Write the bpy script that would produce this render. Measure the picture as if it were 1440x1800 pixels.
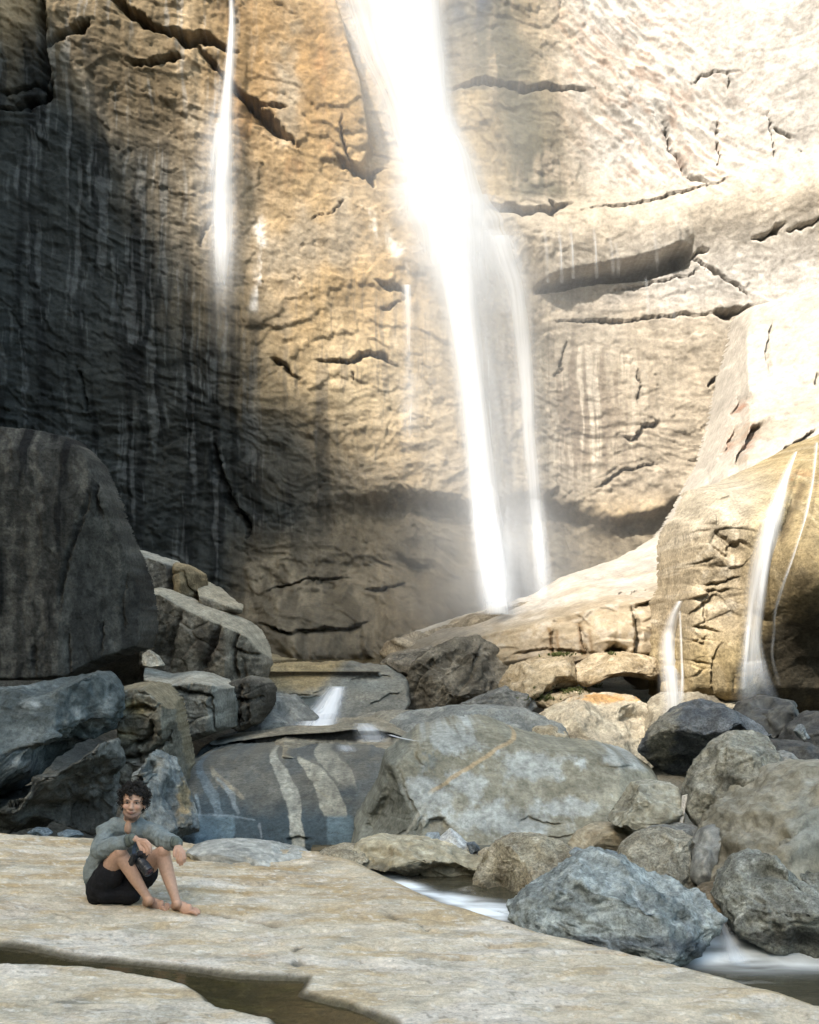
import bpy, bmesh, math, random
import numpy as np
from mathutils import Vector, noise as mnoise

scene = bpy.context.scene
for o in list(bpy.data.objects):
    bpy.data.objects.remove(o)
COL = scene.collection
random.seed(11)

# ------------------------------------------------------------------ camera, light, exposure
F, H, HOR = 1930.0, 1.83, 1120.0           # focal length (px of the 1440x1800 photo), eye height, horizon row
cam_d = bpy.data.cameras.new('camera'); cam = bpy.data.objects.new('camera', cam_d); COL.objects.link(cam)
cam.location = (0, 0, H); cam.rotation_euler = (math.radians(90), 0, 0)
cam_d.sensor_fit = 'VERTICAL'; cam_d.sensor_height = 36.0; cam_d.lens = F/1800*36
cam_d.shift_y = (HOR-900)/1800; cam_d.clip_start = 0.1; cam_d.clip_end = 3000
scene.camera = cam

SUN = np.array([-0.43, -0.60, 0.66]); SUN = SUN/np.linalg.norm(SUN)
el = math.asin(SUN[2]); az = math.atan2(SUN[0], SUN[1])
w = bpy.data.worlds.new('World'); scene.world = w; w.use_nodes = True
nt = w.node_tree; nt.nodes.clear()
sky = nt.nodes.new('ShaderNodeTexSky'); sky.sky_type = 'NISHITA'; sky.sun_disc = False
sky.sun_elevation = el; sky.sun_rotation = az; sky.air_density = 1.0; sky.dust_density = 2.0; sky.ozone_density = 1.0
bg = nt.nodes.new('ShaderNodeBackground'); bg.inputs['Strength'].default_value = 0.15
wo = nt.nodes.new('ShaderNodeOutputWorld')
tint = nt.nodes.new('ShaderNodeMixRGB'); tint.blend_type = 'MULTIPLY'; tint.inputs[0].default_value = 1.0; tint.inputs[2].default_value = (0.985, 0.975, 0.81, 1)   # film white balance
nt.links.new(sky.outputs[0], tint.inputs[1]); nt.links.new(tint.outputs[0], bg.inputs[0]); nt.links.new(bg.outputs[0], wo.inputs[0])
sd = bpy.data.lights.new('sun', 'SUN'); sd.energy = 2.0; sd.angle = math.radians(0.5); sd.color = (1.0, 0.94, 0.86)
so = bpy.data.objects.new('sun', sd); COL.objects.link(so)
so.rotation_euler = Vector(SUN).to_track_quat('Z', 'Y').to_euler(); so.location = (-20, -20, 60)
vs = scene.view_settings; vs.view_transform = 'Standard'; vs.look = 'None'; vs.gamma = 1.0; vs.use_curve_mapping = False
vs.exposure = 2.27
cy = scene.cycles
cy.max_bounces = 6; cy.diffuse_bounces = 2; cy.glossy_bounces = 2; cy.transmission_bounces = 3
cy.transparent_max_bounces = 24; cy.volume_bounces = 1
cy.caustics_reflective = False; cy.caustics_refractive = False

# ------------------------------------------------------------------ helpers
def W(u, v, d):
    return np.array([(u-720.0)/F*d, d, H-(v-HOR)/F*d])

_rng = np.random.RandomState(5)
_perm = _rng.permutation(256).astype(np.int32); _perm = np.concatenate([_perm, _perm, _perm])
_grad = _rng.normal(size=(256, 3)).astype(np.float32); _grad /= np.linalg.norm(_grad, axis=1)[:, None]

def pn(x, y, z):
    x = np.asarray(x, np.float32); y = np.asarray(y, np.float32); z = np.asarray(z, np.float32)
    x, y, z = np.broadcast_arrays(x, y, z)
    xi = np.floor(x); yi = np.floor(y); zi = np.floor(z)
    fx = x-xi; fy = y-yi; fz = z-zi
    xi = xi.astype(np.int32) & 255; yi = yi.astype(np.int32) & 255; zi = zi.astype(np.int32) & 255
    ux = fx*fx*fx*(fx*(fx*6-15)+10); uy = fy*fy*fy*(fy*(fy*6-15)+10); uz = fz*fz*fz*(fz*(fz*6-15)+10)
    out = 0
    for a in (0, 1):
        wx = ux if a else 1-ux
        pa = _perm[xi+a]
        for b in (0, 1):
            wy = uy if b else 1-uy
            pb = _perm[pa+yi+b]
            for c in (0, 1):
                wz = uz if c else 1-uz
                g = _grad[_perm[pb+zi+c]]
                out = out + wx*wy*wz*(g[..., 0]*(fx-a)+g[..., 1]*(fy-b)+g[..., 2]*(fz-c))
    return out*1.6

def fbm(x, y, z, o=5, g=0.5):
    s = 0; a = 1.0; f = 1.0
    for i in range(o):
        s = s+a*pn(x*f+i*17.3, y*f+i*5.1, z*f-i*9.7); a *= g; f *= 2.03
    return s

def ridged(x, y, z, o=4, g=0.5):
    s = 0; a = 1.0; f = 1.0
    for i in range(o):
        s = s+a*(1-np.abs(pn(x*f+i*11.3, y*f-i*3.1, z*f+i*7.7))*2); a *= g; f *= 2.07
    return s

def sstep(a, b, x):
    t = np.clip((x-a)/(b-a), 0, 1); return t*t*(3-2*t)

def terrace(t, n, edge=0.16):
    q = t*n; k = np.floor(q); fr = q-k
    return (k+sstep(0, edge, fr))/n

def poly_dist(U, V, pts):
    """unsigned distance (px), signed vertical side (positive below) and position 0..1 along a polyline"""
    best = np.full(U.shape, 1e9, np.float32); side = np.zeros(U.shape, np.float32); tt = np.zeros(U.shape, np.float32)
    pts = np.asarray(pts, float); L = np.linalg.norm(np.diff(pts, axis=0), axis=1); tot = L.sum(); acc = 0
    for i in range(len(pts)-1):
        a = pts[i]; b = pts[i+1]; dx, dy = b-a; l2 = dx*dx+dy*dy
        t = np.clip(((U-a[0])*dx+(V-a[1])*dy)/l2, 0, 1)
        qx = U-(a[0]+t*dx); qy = V-(a[1]+t*dy); dd = np.sqrt(qx*qx+qy*qy)
        m = dd < best
        best = np.where(m, dd, best)
        side = np.where(m, (dx*qy-dy*qx)/math.sqrt(l2), side)
        tt = np.where(m, (acc+t*L[i])/tot, tt); acc += L[i]
    return best, side, tt

def poly_sd(X, Y, pts):
    """signed distance to a closed polygon, negative inside"""
    pts = np.asarray(pts, float); n = len(pts)
    best = np.full(X.shape, 1e9); ins = np.zeros(X.shape, bool)
    for i in range(n):
        a = pts[i]; b = pts[(i+1) % n]; dx, dy = b-a; l2 = dx*dx+dy*dy+1e-12
        t = np.clip(((X-a[0])*dx+(Y-a[1])*dy)/l2, 0, 1)
        dd = np.hypot(X-(a[0]+t*dx), Y-(a[1]+t*dy)); best = np.minimum(best, dd)
        c = ((a[1] > Y) != (b[1] > Y)) & (X < (b[0]-a[0])*(Y-a[1])/((b[1]-a[1]) if abs(b[1]-a[1]) > 1e-9 else 1e-9)+a[0])
        ins ^= c
    return np.where(ins, -best, best)

def facets(x, y, cell, seed, jit=1.0):
    """angular broken relief: every cell is a little tilted plane"""
    x = x/cell; y = y/cell; xi = np.floor(x).astype(np.int32); yi = np.floor(y).astype(np.int32)
    best = np.full(x.shape, 1e9, np.float32); h = np.zeros(x.shape, np.float32); second = best.copy()
    for dx in (-1, 0, 1):
        for dy in (-1, 0, 1):
            a = xi+dx; b = yi+dy; k = _perm[_perm[(a & 255)+seed % 200]+(b & 255)]; g = _grad[k]; g2 = _grad[(k*7+13) & 255]
            px_ = a+.5+.45*g[..., 0]*jit; py_ = b+.5+.45*g[..., 1]*jit
            d_ = (x-px_)**2+(y-py_)**2; m = d_ < best
            hh = .5*g2[..., 0]+.8*(g2[..., 1]*(x-px_)+g2[..., 2]*(y-py_))
            second = np.where(m, best, np.minimum(second, d_)); h = np.where(m, hh, h); best = np.where(m, d_, best)
    edge = np.clip((np.sqrt(second)-np.sqrt(best))/.12, 0, 1)
    return h*(.4+.6*edge), edge

def mesh_np(name, verts, faces, mats, cols=None, attrs=None, uv=None, smooth=True, origin=None, parent=None):
    verts = np.asarray(verts, np.float32)
    if origin is None: origin = np.zeros(3)
    origin = np.asarray(origin, float)
    me = bpy.data.meshes.new(name)
    faces = np.asarray(faces, np.int32); k = faces.shape[1]
    me.vertices.add(len(verts)); me.vertices.foreach_set('co', (verts-origin).astype(np.float32).ravel())
    me.loops.add(faces.size); me.loops.foreach_set('vertex_index', faces.ravel())
    me.polygons.add(len(faces)); me.polygons.foreach_set('loop_start', np.arange(0, faces.size, k, dtype=np.int32))
    me.polygons.foreach_set('use_smooth', np.full(len(faces), smooth))
    me.update(calc_edges=True)
    if cols is not None:
        a = me.attributes.new('Col', 'FLOAT_COLOR', 'POINT')
        c4 = np.ones((len(verts), 4), np.float32); c4[:, :3] = np.clip(cols, 0.004, 1); a.data.foreach_set('color', c4.ravel())
    for nm, arr in (attrs or {}).items():
        a = me.attributes.new(nm, 'FLOAT', 'POINT'); a.data.foreach_set('value', np.asarray(arr, np.float32).ravel())
    if uv is not None:
        l = me.uv_layers.new(name='UVMap'); l.data.foreach_set('uv', np.asarray(uv, np.float32)[faces.ravel()].ravel())
    for m in (mats if isinstance(mats, (list, tuple)) else [mats]): me.materials.append(m)
    me.validate()
    o = bpy.data.objects.new(name, me); COL.objects.link(o)
    o.location = origin
    if parent is not None:
        o.parent = parent
        o.location = Vector(origin)-parent.location
    return o

def tag(o, label=None, cat=None, group=None, kind=None):
    if label: o['label'] = label
    if cat: o['category'] = cat
    if group: o['group'] = group
    if kind: o['kind'] = kind
    return o

def empty(name, loc):
    o = bpy.data.objects.new(name, None); COL.objects.link(o); o.location = loc; o.empty_display_size = 0.1
    return o

def grid_faces(nr, nc):
    i = np.arange(nr*nc).reshape(nr, nc)
    return np.stack([i[:-1, :-1], i[1:, :-1], i[1:, 1:], i[:-1, 1:]], -1).reshape(-1, 4)

# ------------------------------------------------------------------ materials
def mat_new(name):
    m = bpy.data.materials.new(name); m.use_nodes = True; t = m.node_tree; t.nodes.clear()
    out = t.nodes.new('ShaderNodeOutputMaterial')
    return m, t, out

def N(t, typ, **kw):
    n = t.nodes.new(typ)
    for k, v in kw.items():
        if k.startswith('i_'):
            key = k[2:]; key = int(key) if key.isdigit() else key.replace('_', ' ')
            n.inputs[key].default_value = v
        else: setattr(n, k, v)
    return n

def rock_material(name, rough=0.85, speck=0.5, bump=0.05, scale=3.0, spec=0.08, crackle=0.03):
    m, t, out = mat_new(name); L = t.links.new
    pos = N(t, 'ShaderNodeNewGeometry').outputs['Position']
    at = N(t, 'ShaderNodeAttribute', attribute_name='Col'); wet = N(t, 'ShaderNodeAttribute', attribute_name='wet')
    n1 = N(t, 'ShaderNodeTexNoise', i_Scale=scale, i_Detail=12.0, i_Roughness=0.68); L(pos, n1.inputs['Vector'])
    n2 = N(t, 'ShaderNodeTexNoise', i_Scale=scale*9, i_Detail=8.0, i_Roughness=0.8); L(pos, n2.inputs['Vector'])
    n3 = N(t, 'ShaderNodeTexVoronoi', i_Scale=scale*2.2); n3.feature = 'DISTANCE_TO_EDGE'
    mp = N(t, 'ShaderNodeMixRGB', i_Fac=0.25)
    mp.blend_type = 'ADD'; L(pos, mp.inputs[1]); L(n1.outputs['Color'], mp.inputs[2]); L(mp.outputs[0], n3.inputs['Vector'])
    def mr(src, a, b, c, d):
        r = N(t, 'ShaderNodeMapRange'); r.inputs[1].default_value = a; r.inputs[2].default_value = b
        r.inputs[3].default_value = c; r.inputs[4].default_value = d; L(src, r.inputs[0]); return r.outputs[0]
    f1 = mr(n1.outputs[0], 0.3, 0.7, 1-speck*0.6, 1+speck*0.6)
    f2 = mr(n2.outputs[0], 0.3, 0.7, 1-speck, 1+speck)
    mu = N(t, 'ShaderNodeMath', operation='MULTIPLY'); L(f1, mu.inputs[0]); L(f2, mu.inputs[1])
    vm = N(t, 'ShaderNodeVectorMath', operation='SCALE'); L(at.outputs['Color'], vm.inputs[0]); L(mu.outputs[0], vm.inputs['Scale'])
    p = N(t, 'ShaderNodeBsdfPrincipled'); L(vm.outputs[0], p.inputs['Base Color'])
    p.inputs['Specular IOR Level'].default_value = spec
    rr = mr(wet.outputs['Fac'], 0, 1, rough, 0.25); L(rr, p.inputs['Roughness'])
    sp = mr(wet.outputs['Fac'], 0, 1, spec, 0.4); L(sp, p.inputs['Specular IOR Level'])
    e = mr(n3.outputs[0], 0.0, 0.06, -crackle, 0.0)
    a1 = N(t, 'ShaderNodeMath', operation='MULTIPLY_ADD'); L(n2.outputs[0], a1.inputs[0]); a1.inputs[1].default_value = 0.22; L(n1.outputs[0], a1.inputs[2])
    a2 = N(t, 'ShaderNodeMath', operation='ADD'); L(a1.outputs[0], a2.inputs[0]); L(e, a2.inputs[1])
    b = N(t, 'ShaderNodeBump', i_Strength=1.0, i_Distance=bump); L(a2.outputs[0], b.inputs['Height']); L(b.outputs[0], p.inputs['Normal'])
    L(p.outputs[0], out.inputs[0])
    return m

M_CLIFF = rock_material('cliff_rock', 0.8, 0.30, 0.10, 0.7)
M_ROCK = rock_material('boulder_rock', 0.85, 0.6, 0.08, 2.0)
M_NEAR = rock_material('river_boulder_rock', 0.85, 0.75, 0.06, 3.0)
M_NEAR_SMOOTH = rock_material('fine_grained_rock', 0.85, 0.5, 0.04, 1.3)
M_NEAR_COARSE = rock_material('coarse_granite', 0.85, 0.85, 0.05, 5.0, 0.08, 0.015)
M_SLAB = rock_material('slab_rock', 0.85, 0.36, 0.032, 5.0, 0.08, 0.0)

def fall_material(name, ux=26.0, vy=0.9, lo=0.25, hi=0.75, col=(0.88, 0.9, 0.93)):
    m, t, out = mat_new(name); L = t.links.new
    uv = N(t, 'ShaderNodeUVMap'); mp = N(t, 'ShaderNodeMapping'); mp.inputs['Scale'].default_value = (ux, vy, 1); L(uv.outputs[0], mp.inputs[0])
    n = N(t, 'ShaderNodeTexNoise', i_Scale=1.0, i_Detail=5.0, i_Roughness=0.6); L(mp.outputs[0], n.inputs['Vector'])
    r = N(t, 'ShaderNodeMapRange'); r.inputs[1].default_value = lo; r.inputs[2].default_value = hi; L(n.outputs[0], r.inputs[0])
    at = N(t, 'ShaderNodeAttribute', attribute_name='alpha')
    # soft combination: streaks thin the edges, the core stays full
    ad = N(t, 'ShaderNodeMath', operation='MULTIPLY'); L(r.outputs[0], ad.inputs[0]); L(at.outputs['Fac'], ad.inputs[1])
    a2 = N(t, 'ShaderNodeMath', operation='MULTIPLY'); L(at.outputs['Fac'], a2.inputs[0]); L(at.outputs['Fac'], a2.inputs[1])
    mx = N(t, 'ShaderNodeMath', operation='MULTIPLY_ADD'); L(a2.outputs[0], mx.inputs[0]); mx.inputs[1].default_value = 0.45
    hf = N(t, 'ShaderNodeMath', operation='MULTIPLY'); L(ad.outputs[0], hf.inputs[0]); hf.inputs[1].default_value = 0.8; L(hf.outputs[0], mx.inputs[2])
    mx.use_clamp = True
    d = N(t, 'ShaderNodeBsdfDiffuse'); d.inputs[0].default_value = (*col, 1)
    tr = N(t, 'ShaderNodeBsdfTranslucent'); tr.inputs[0].default_value = (*col, 1)
    m1 = N(t, 'ShaderNodeMixShader', i_0=0.4); L(d.outputs[0], m1.inputs[1]); L(tr.outputs[0], m1.inputs[2])
    tp = N(t, 'ShaderNodeBsdfTransparent'); m2 = N(t, 'ShaderNodeMixShader')
    L(mx.outputs[0], m2.inputs[0]); L(tp.outputs[0], m2.inputs[1]); L(m1.outputs[0], m2.inputs[2]); L(m2.outputs[0], out.inputs[0])
    return m
M_FALL = fall_material('white_water', 11, 0.35, 0.1, 0.75)
M_CORE = fall_material('water_core', 9, 0.3, -0.1, 0.6, (0.92, 0.93, 0.95))
M_VEIL = fall_material('water_veil', 13, 0.3, 0.2, 0.8)
# ------------------------------------------------------------------ the cliff behind the falls
def axis(lo, hi, step, olo, ohi, n0, n1):
    a = np.arange(lo, hi+step*0.5, step)
    l = lo-np.geomspace(step*1.6, lo-olo, n0)[::-1]; r = hi+np.geomspace(step*1.6, ohi-hi, n1)
    return np.concatenate([l, a, r])
cu = axis(-16, 1456, 2.3, -1500, 2600, 40, 40)
cv = np.concatenate([(-16-np.geomspace(4, 700, 34))[::-1], np.arange(-16, 1236, 2.3), 1236+np.geomspace(4, 160, 10)])
U, V = np.meshgrid(cu, cv)

def cliff_base(u):
    l = np.clip((430-u)/430, 0, 3.2); r = np.clip((u-980)/460, 0, 3.4)
    return 38-2.6*l**1.35*np.where(l > 1, np.maximum(l, 1)**0.6, 1)-5.2*r**1.25*np.where(r > 1, 1.0/np.maximum(r, 1)**0.35, 1)
D0 = cliff_base(U)
X = (U-720)/F*D0; Z = H-(V-HOR)/F*D0

def gauss2(u0, v0, su, sv):
    return np.exp(-((U-u0)/su)**2-((V-v0)/sv)**2)
disp = np.zeros_like(U)
wx = fbm(X*.25, Z*.25, 3.3, 3); wz = fbm(X*.25, Z*.25, 13.7, 3)
disp += 0.45*fbm(X*.13, Z*.13, 1.0, 3)
right = sstep(930, 1150, U)*(1-sstep(420, 560, V))
left = 1-sstep(330, 520, U)
mid = np.clip(1-right, 0, 1)
# exfoliation sheets: stepped relief with sharp broken edges, dipping to the right
ca, sa = math.cos(-0.30), math.sin(-0.30)
A = X*ca+Z*sa; B = -X*sa+Z*ca
F0, E0 = facets(X*.8+.3*wx, Z+.3*wz, .5, 3); jg = F0+1.2*fbm(X*3, Z*3, 91.0, 3)
disp += terrace(fbm(A*.10+wx*.15, B*.2+wz*.2, 5.5, 3)+.035*jg, 4, .06)*0.28*(0.35+0.65*mid)
disp += terrace(fbm(A*.30+wx*.15, B*.6+wz*.15, 8.5, 3)+.06*jg, 4, .10)*0.06*(0.25+0.75*mid)
rough = 0.35+0.65*mid
disp += rough*0.018*(ridged(A*.55+wx*.5, B*1.1+wz*.5, 2.2, 4)-1.0)
disp += rough*0.024*fbm(A*1.4, B*2.2, 4.4, 4, .6)
disp += 0.035*fbm(X*2.6, Z*2.6, 9.1, 4, .6)
F1, E1 = facets(A+.5*wx+.25*fbm(A*1.5, B*1.5, 77., 3), (B+.5*wz+.25*fbm(A*1.5, B*1.5, 78., 3))*2.4, 2.6, 11); disp += rough*.075*F1
F2, E2 = facets(A+.3*wx+.15*fbm(A*3, B*3, 79., 3), (B+.15*fbm(A*3, B*3, 80., 3))*3.0, .95, 23); disp += (.2+.8*rough)*.016*F2
F3, E3 = facets(A+.1*fbm(X*5, Z*5, 81., 2), B*3.2+.1*fbm(X*5, Z*5, 82., 2), .42, 31); disp += (.2+.8*rough)*.008*F3
# crumbly relief in lower middle
low = sstep(560, 760, V)*(1-sstep(860, 1000, V))
disp += low*0.09*(ridged(X*.8+wx, Z*1.2+wz, 6.6, 4, .6)-1)
# vertical fluting on the left
disp += left*.055*(ridged(A*.7+wx*.4, B*1.9+wz*.4, 22.2, 4, .55)-1)+left*.035*F2
disp += left*0.05*fbm(X*2.2, Z*.12, 7.0, 3)
# broken flakes across the right wall
fl = np.exp(-((U-1120-(V-150)*0.5)/150)**2)*(1-sstep(330, 380, V))*sstep(930, 1000, U)
ca2, sa2 = math.cos(0.95), math.sin(0.95)
A2 = X*ca2-Z*sa2; B2 = X*sa2+Z*ca2
disp += fl*0.17*(ridged(A2*.45+wx*.4, B2*1.7+wz*.4, 3.1, 4, .55)-1)
rw = sstep(1250, 1350, U)
disp += 0.12*rw*terrace(fbm(X*.35+wx*.3, Z*.35+wz*.3, 21.0, 3), 6, .12)

KU = 5*fbm(U*.03, V*.03, 31.0, 3)+3.0*F0+3*fbm(U*.11, V*.11, 33.0, 3); KV = 5*fbm(U*.03, V*.03, 41.0, 3)+2.2*F1+2*fbm(U*.11, V*.11, 43.0, 3)
KW = np.clip(1+.7*fbm(U*.02, V*.02, 37.0, 3), .35, 1.9)
def crack(pts, width, depth, lip=0.0, lipw=40, taper=True, wob=5):
    """a dark joint: carved slot, optionally with the rock above it standing proud as an overhanging lip"""
    global disp
    width = width*.50; lip = lip*.30
    uu = U+KU; vv = V+KV
    d, s, t = poly_dist(uu, vv, pts)
    tp = np.clip(np.minimum(t, 1-t)*5, 0.12, 1) if taper else 1
    wv_ = width*(0.35+0.65*tp)*KW
    disp = disp-depth*tp*np.exp(-(d/np.where(s < 0, wv_*.45, wv_*1.5))**2)
    if lip:
        up = np.where(s < 0, 1, 0)*np.exp(-(d/lipw))*tp
        disp = disp+lip*up
def ledge(pts, lip, above, below, sharp=6, rec=0.0):
    """rock above the line bulges out, falls away sharply at the line"""
    global disp
    uu = U+4*fbm(U*.03, V*.03, 51.0, 3); vv = V+4*fbm(U*.03, V*.03, 61.0, 3)
    d, s, t = poly_dist(uu, vv, pts)
    tp = np.clip(np.minimum(t, 1-t)*9, 0, 1)
    sd_ = np.where(s < 0, -d, d)
    prof = np.where(sd_ < 0, np.exp(-(d/above)**2), np.exp(-(d/sharp)**2))
    disp = disp+lip*tp*prof
    if rec: disp = disp-rec*tp*np.where(sd_ > 0, np.exp(-((d-below*.4)/below)**2), 0)*sstep(0, sharp, np.maximum(sd_, 0))

# main cracks, upper left
crack([(190, -10), (230, 20), (262, 45), (300, 62), (335, 78), (356, 66), (400, 88), (420, 94)], 13, 1.1, .35, 60)
crack([(335, 78), (372, 110), (392, 134), (415, 160), (450, 185), (480, 215), (525, 268)], 10, .8, .3, 40)
crack([(415, 172), (445, 176), (470, 188), (508, 194)], 6, .5, .2, 30)
crack([(228, 113), (262, 117), (300, 103), (330, 106)], 8, .8, .35, 30)
crack([(76, -10), (82, 45), (80, 95), (86, 130), (72, 175)], 12, 1.0)
crack([(84, 92), (110, 66), (140, 55), (166, 42)], 9, .9)
crack([(-10, 192), (40, 180), (80, 165), (96, 140)], 10, .9, .3, 30)
crack([(-10, 158), (40, 152), (84, 148)], 6, .6)
# flake hollow beside the thin fall
crack([(425, 170), (460, 205), (500, 245), (522, 262)], 22, .45)
# edge of the left block, where the main chute is cut in
blk = [(560, -40), (585, -10), (602, 40), (617, 100), (634, 150), (642, 200), (648, 250), (640, 280), (620, 296)]
d, s, t = poly_dist(U+3*wx, V, blk)
stp = np.where(s < 0, sstep(0, 7, d), 0)*np.exp(-np.clip(d-90, 0, None)/60)*np.clip((1-t)*6, 0, 1)
disp -= 1.1*stp*(V < 330)*(1-sstep(760, 860, U))
crack([(604, 205), (600, 240), (612, 270), (618, 296)], 4, .4)
crack([(590, 275), (612, 290), (640, 300), (665, 290)], 9, .7, .35, 25)
crack([(655, 330), (645, 300), (680, 285)], 8, .5)
# right of the main fall
crack([(785, 156), (820, 154), (852, 150), (900, 158), (930, 163), (962, 162), (1042, 165)], 6.5, .9, .55, 70)
crack([(828, 362), (880, 372), (930, 381), (965, 383), (988, 372), (1000, 366)], 8, 1.0, .6, 60)
crack([(985, 382), (1050, 378), (1110, 372), (1180, 352), (1262, 330), (1300, 318)], 3, .35, .12, 30)
crack([(958, 362), (968, 372), (975, 383)], 4, .4)
# rounded shelf and the slot beneath it
shelf = [(800, 395), (880, 408), (960, 418), (1100, 405), (1210, 392), (1330, 372), (1470, 352)]
d, s, t = poly_dist(U, V, shelf); disp += 0.9*np.exp(-(d/58)**2)*np.clip(t*5, 0, 1)
slot = [(935, 512), (968, 500), (1010, 488), (1060, 481), (1100, 474), (1150, 462), (1190, 450), (1210, 447)]
ledge(slot, 0.75, 70, 30, 5, 0)
d, s, t = poly_dist(U+3*wx, V+3*wz, slot)
hw = np.interp(t, [0, .2, .45, .7, .97, 1], [4, 9, 9, 14, 15, 6])
inside = (s > -3) & (s < 2*hw)
disp -= 1.6*np.where(s > -4, sstep(-4, 2, s)*(1-sstep(hw*1.5, hw*2.0, s)), 0)*(d < hw*2.2)*sstep(0.0, .12, t)*(1-sstep(.985, 1, t))
crack([(1205, 450), (1225, 470), (1262, 482), (1290, 505), (1312, 528)], 5, .7, .3, 30)
crack([(1212, 468), (1222, 450), (1244, 446)], 5, .6)
crack([(1075, 506), (1130, 502), (1200, 490), (1240, 478)], 3, .4, .1)
crack([(965, 565), (1000, 560), (1090, 560), (1170, 556), (1230, 552), (1275, 546)], 3.5, .45, .25, 50)
crack([(1255, 546), (1290, 548), (1318, 540)], 9, 1.1, .4, 40)
crack([(1310, 436), (1340, 424), (1362, 410)], 4, .6, .2); crack([(1362, 420), (1400, 412), (1445, 388)], 3, .5)
crack([(1212, 155), (1230, 136), (1262, 133), (1298, 131)], 3.2, .5); crack([(1277, 134), (1276, 165)], 2.4, .4)
crack([(1262, 215), (1258, 270), (1255, 320)], 2, .35); crack([(1355, 233), (1395, 245)], 4, .5); crack([(1395, 270), (1405, 276)], 5, .5)
crack([(1346, 190), (1352, 260), (1356, 300)], 2, .3)
crack([(1165, 200), (1180, 260), (1212, 320), (1245, 336)], 7, .5)
crack([(1000, 590), (990, 640), (975, 665)], 2.2, .35); crack([(1120, 640), (1125, 700), (1118, 720)], 2.2, .3)
crack([(1090, 768), (1118, 770), (1126, 745), (1165, 740)], 4.5, .5, .3, 30)
crack([(1248, 690), (1250, 668), (1284, 660)], 5, .6, .3, 20)
crack([(1040, 860), (1100, 825), (1170, 812)], 4, .3, .2, 40)
# middle
crack([(475, 628), (500, 640), (528, 662)], 6, .6, .4, 35)
crack([(555, 632), (610, 633), (648, 617), (672, 622), (702, 640)], 5.5, .7, .35, 45)
crack([(662, 494), (695, 500), (724, 516)], 6, .8, .35, 30); crack([(660, 540), (690, 530), (722, 520)], 3, .5)
crack([(545, 385), (580, 375), (610, 350)], 3, .35)
crack([(352, 440), (358, 400), (375, 385)], 4, .35); crack([(620, 652), (624, 668)], 3, .4)


# shaded hollows low on the left
crack([(378, 770), (385, 830), (410, 880), (440, 930), (432, 960)], 12, .8)


crack([(140, 640), (150, 690), (160, 740)], 5, .3); 

# overhang and the recessed bowl under it
ov = [(560, 880), (640, 862), (700, 852), (760, 862), (830, 872), (900, 866), (960, 862), (1020, 884), (1090, 905), (1150, 895), (1200, 872), (1240, 850)]
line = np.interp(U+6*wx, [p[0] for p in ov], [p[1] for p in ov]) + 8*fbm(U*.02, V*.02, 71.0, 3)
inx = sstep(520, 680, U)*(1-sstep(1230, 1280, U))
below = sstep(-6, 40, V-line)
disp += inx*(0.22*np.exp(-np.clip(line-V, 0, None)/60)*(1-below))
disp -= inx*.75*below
# base apron swings forward to the pool
ap = sstep(985, 1170, V)
disp += ap*4.2*sstep(380, 520, U)*(1-sstep(760, 900, U))*(0.8+.3*wx)
crack([(460, 1095), (520, 1110), (600, 1108), (660, 1095)], 7, .5, .35, 40)
crack([(640, 1040), (680, 1035), (720, 1020)], 6, .5, .3, 30); crack([(470, 1040), (540, 1020), (620, 1015)], 5, .4, .3, 35)
fold = ap*0+sstep(930, 1000, V)*sstep(400, 470, U)*(1-sstep(790, 830, U))
disp += fold*0.28*(ridged(A*.45+wx*.8, B*.9+wz*.8, 12.2, 4, .5)-1)

Dc = D0-disp
cv_ = np.stack([X, Dc, Z], -1).reshape(-1, 3)

# rock colours: ochre staining, black seepage curtains, shade painted on the left, pale washed faces
n0 = fbm(X*.18, Z*.12, 15.0, 4); n1 = fbm(X*.6, Z*.35, 25.0, 4); n2 = fbm(X*2.5, Z*.9, 35.0, 4)
streak = fbm(X*1.6+.2*wx, Z*.06, 45.0, 4, .6); streakf = fbm(X*5.0+.5*fbm(X*.9, Z*.5, 57.0, 3), Z*.16, 55.0, 3, .6)+.5*fbm(X*1.2, Z*.6, 58.0, 3)
def mixc(c, col, f):
    f = np.clip(f, 0, 1)[..., None]; return c*(1-f)+np.array(col)*f
C = np.zeros(U.shape+(3,)); C[:] = (0.24, 0.195, 0.138)
C = mixc(C, (0.30, 0.222, 0.128), sstep(-.15, .5, n0+n1*.4)*0.8)
C = mixc(C, (0.27, 0.178, 0.080), (gauss2(560, 130, 120, 150)+gauss2(600, 500, 170, 180)*.7)*sstep(-.4, .5, n1+.2)*.85)
C = mixc(C, (0.145, 0.122, 0.09), sstep(.1, .6, n1-n0*.4)*0.55)
C = mixc(C, (0.30, 0.13, 0.045), sstep(.35, .75, n1+.3*n2)*gauss2(500, 160, 120, 140)*.7)
C = mixc(C, (0.215, 0.128, 0.052), gauss2(480, 110, 180, 190)*sstep(-.6, .2, n1+.3*n0+.2)*.8)
C = mixc(C, (0.105, 0.078, 0.046), np.clip(gauss2(210, 120, 190, 230)*1.2, 0, 1)*sstep(-.7, .2, n1+.3)*.9)  # soft edge of the ridge shadow darkened into the rock colour
C = mixc(C, (0.31, 0.25, 0.16), gauss2(640, 680, 110, 110)*.6)
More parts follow.
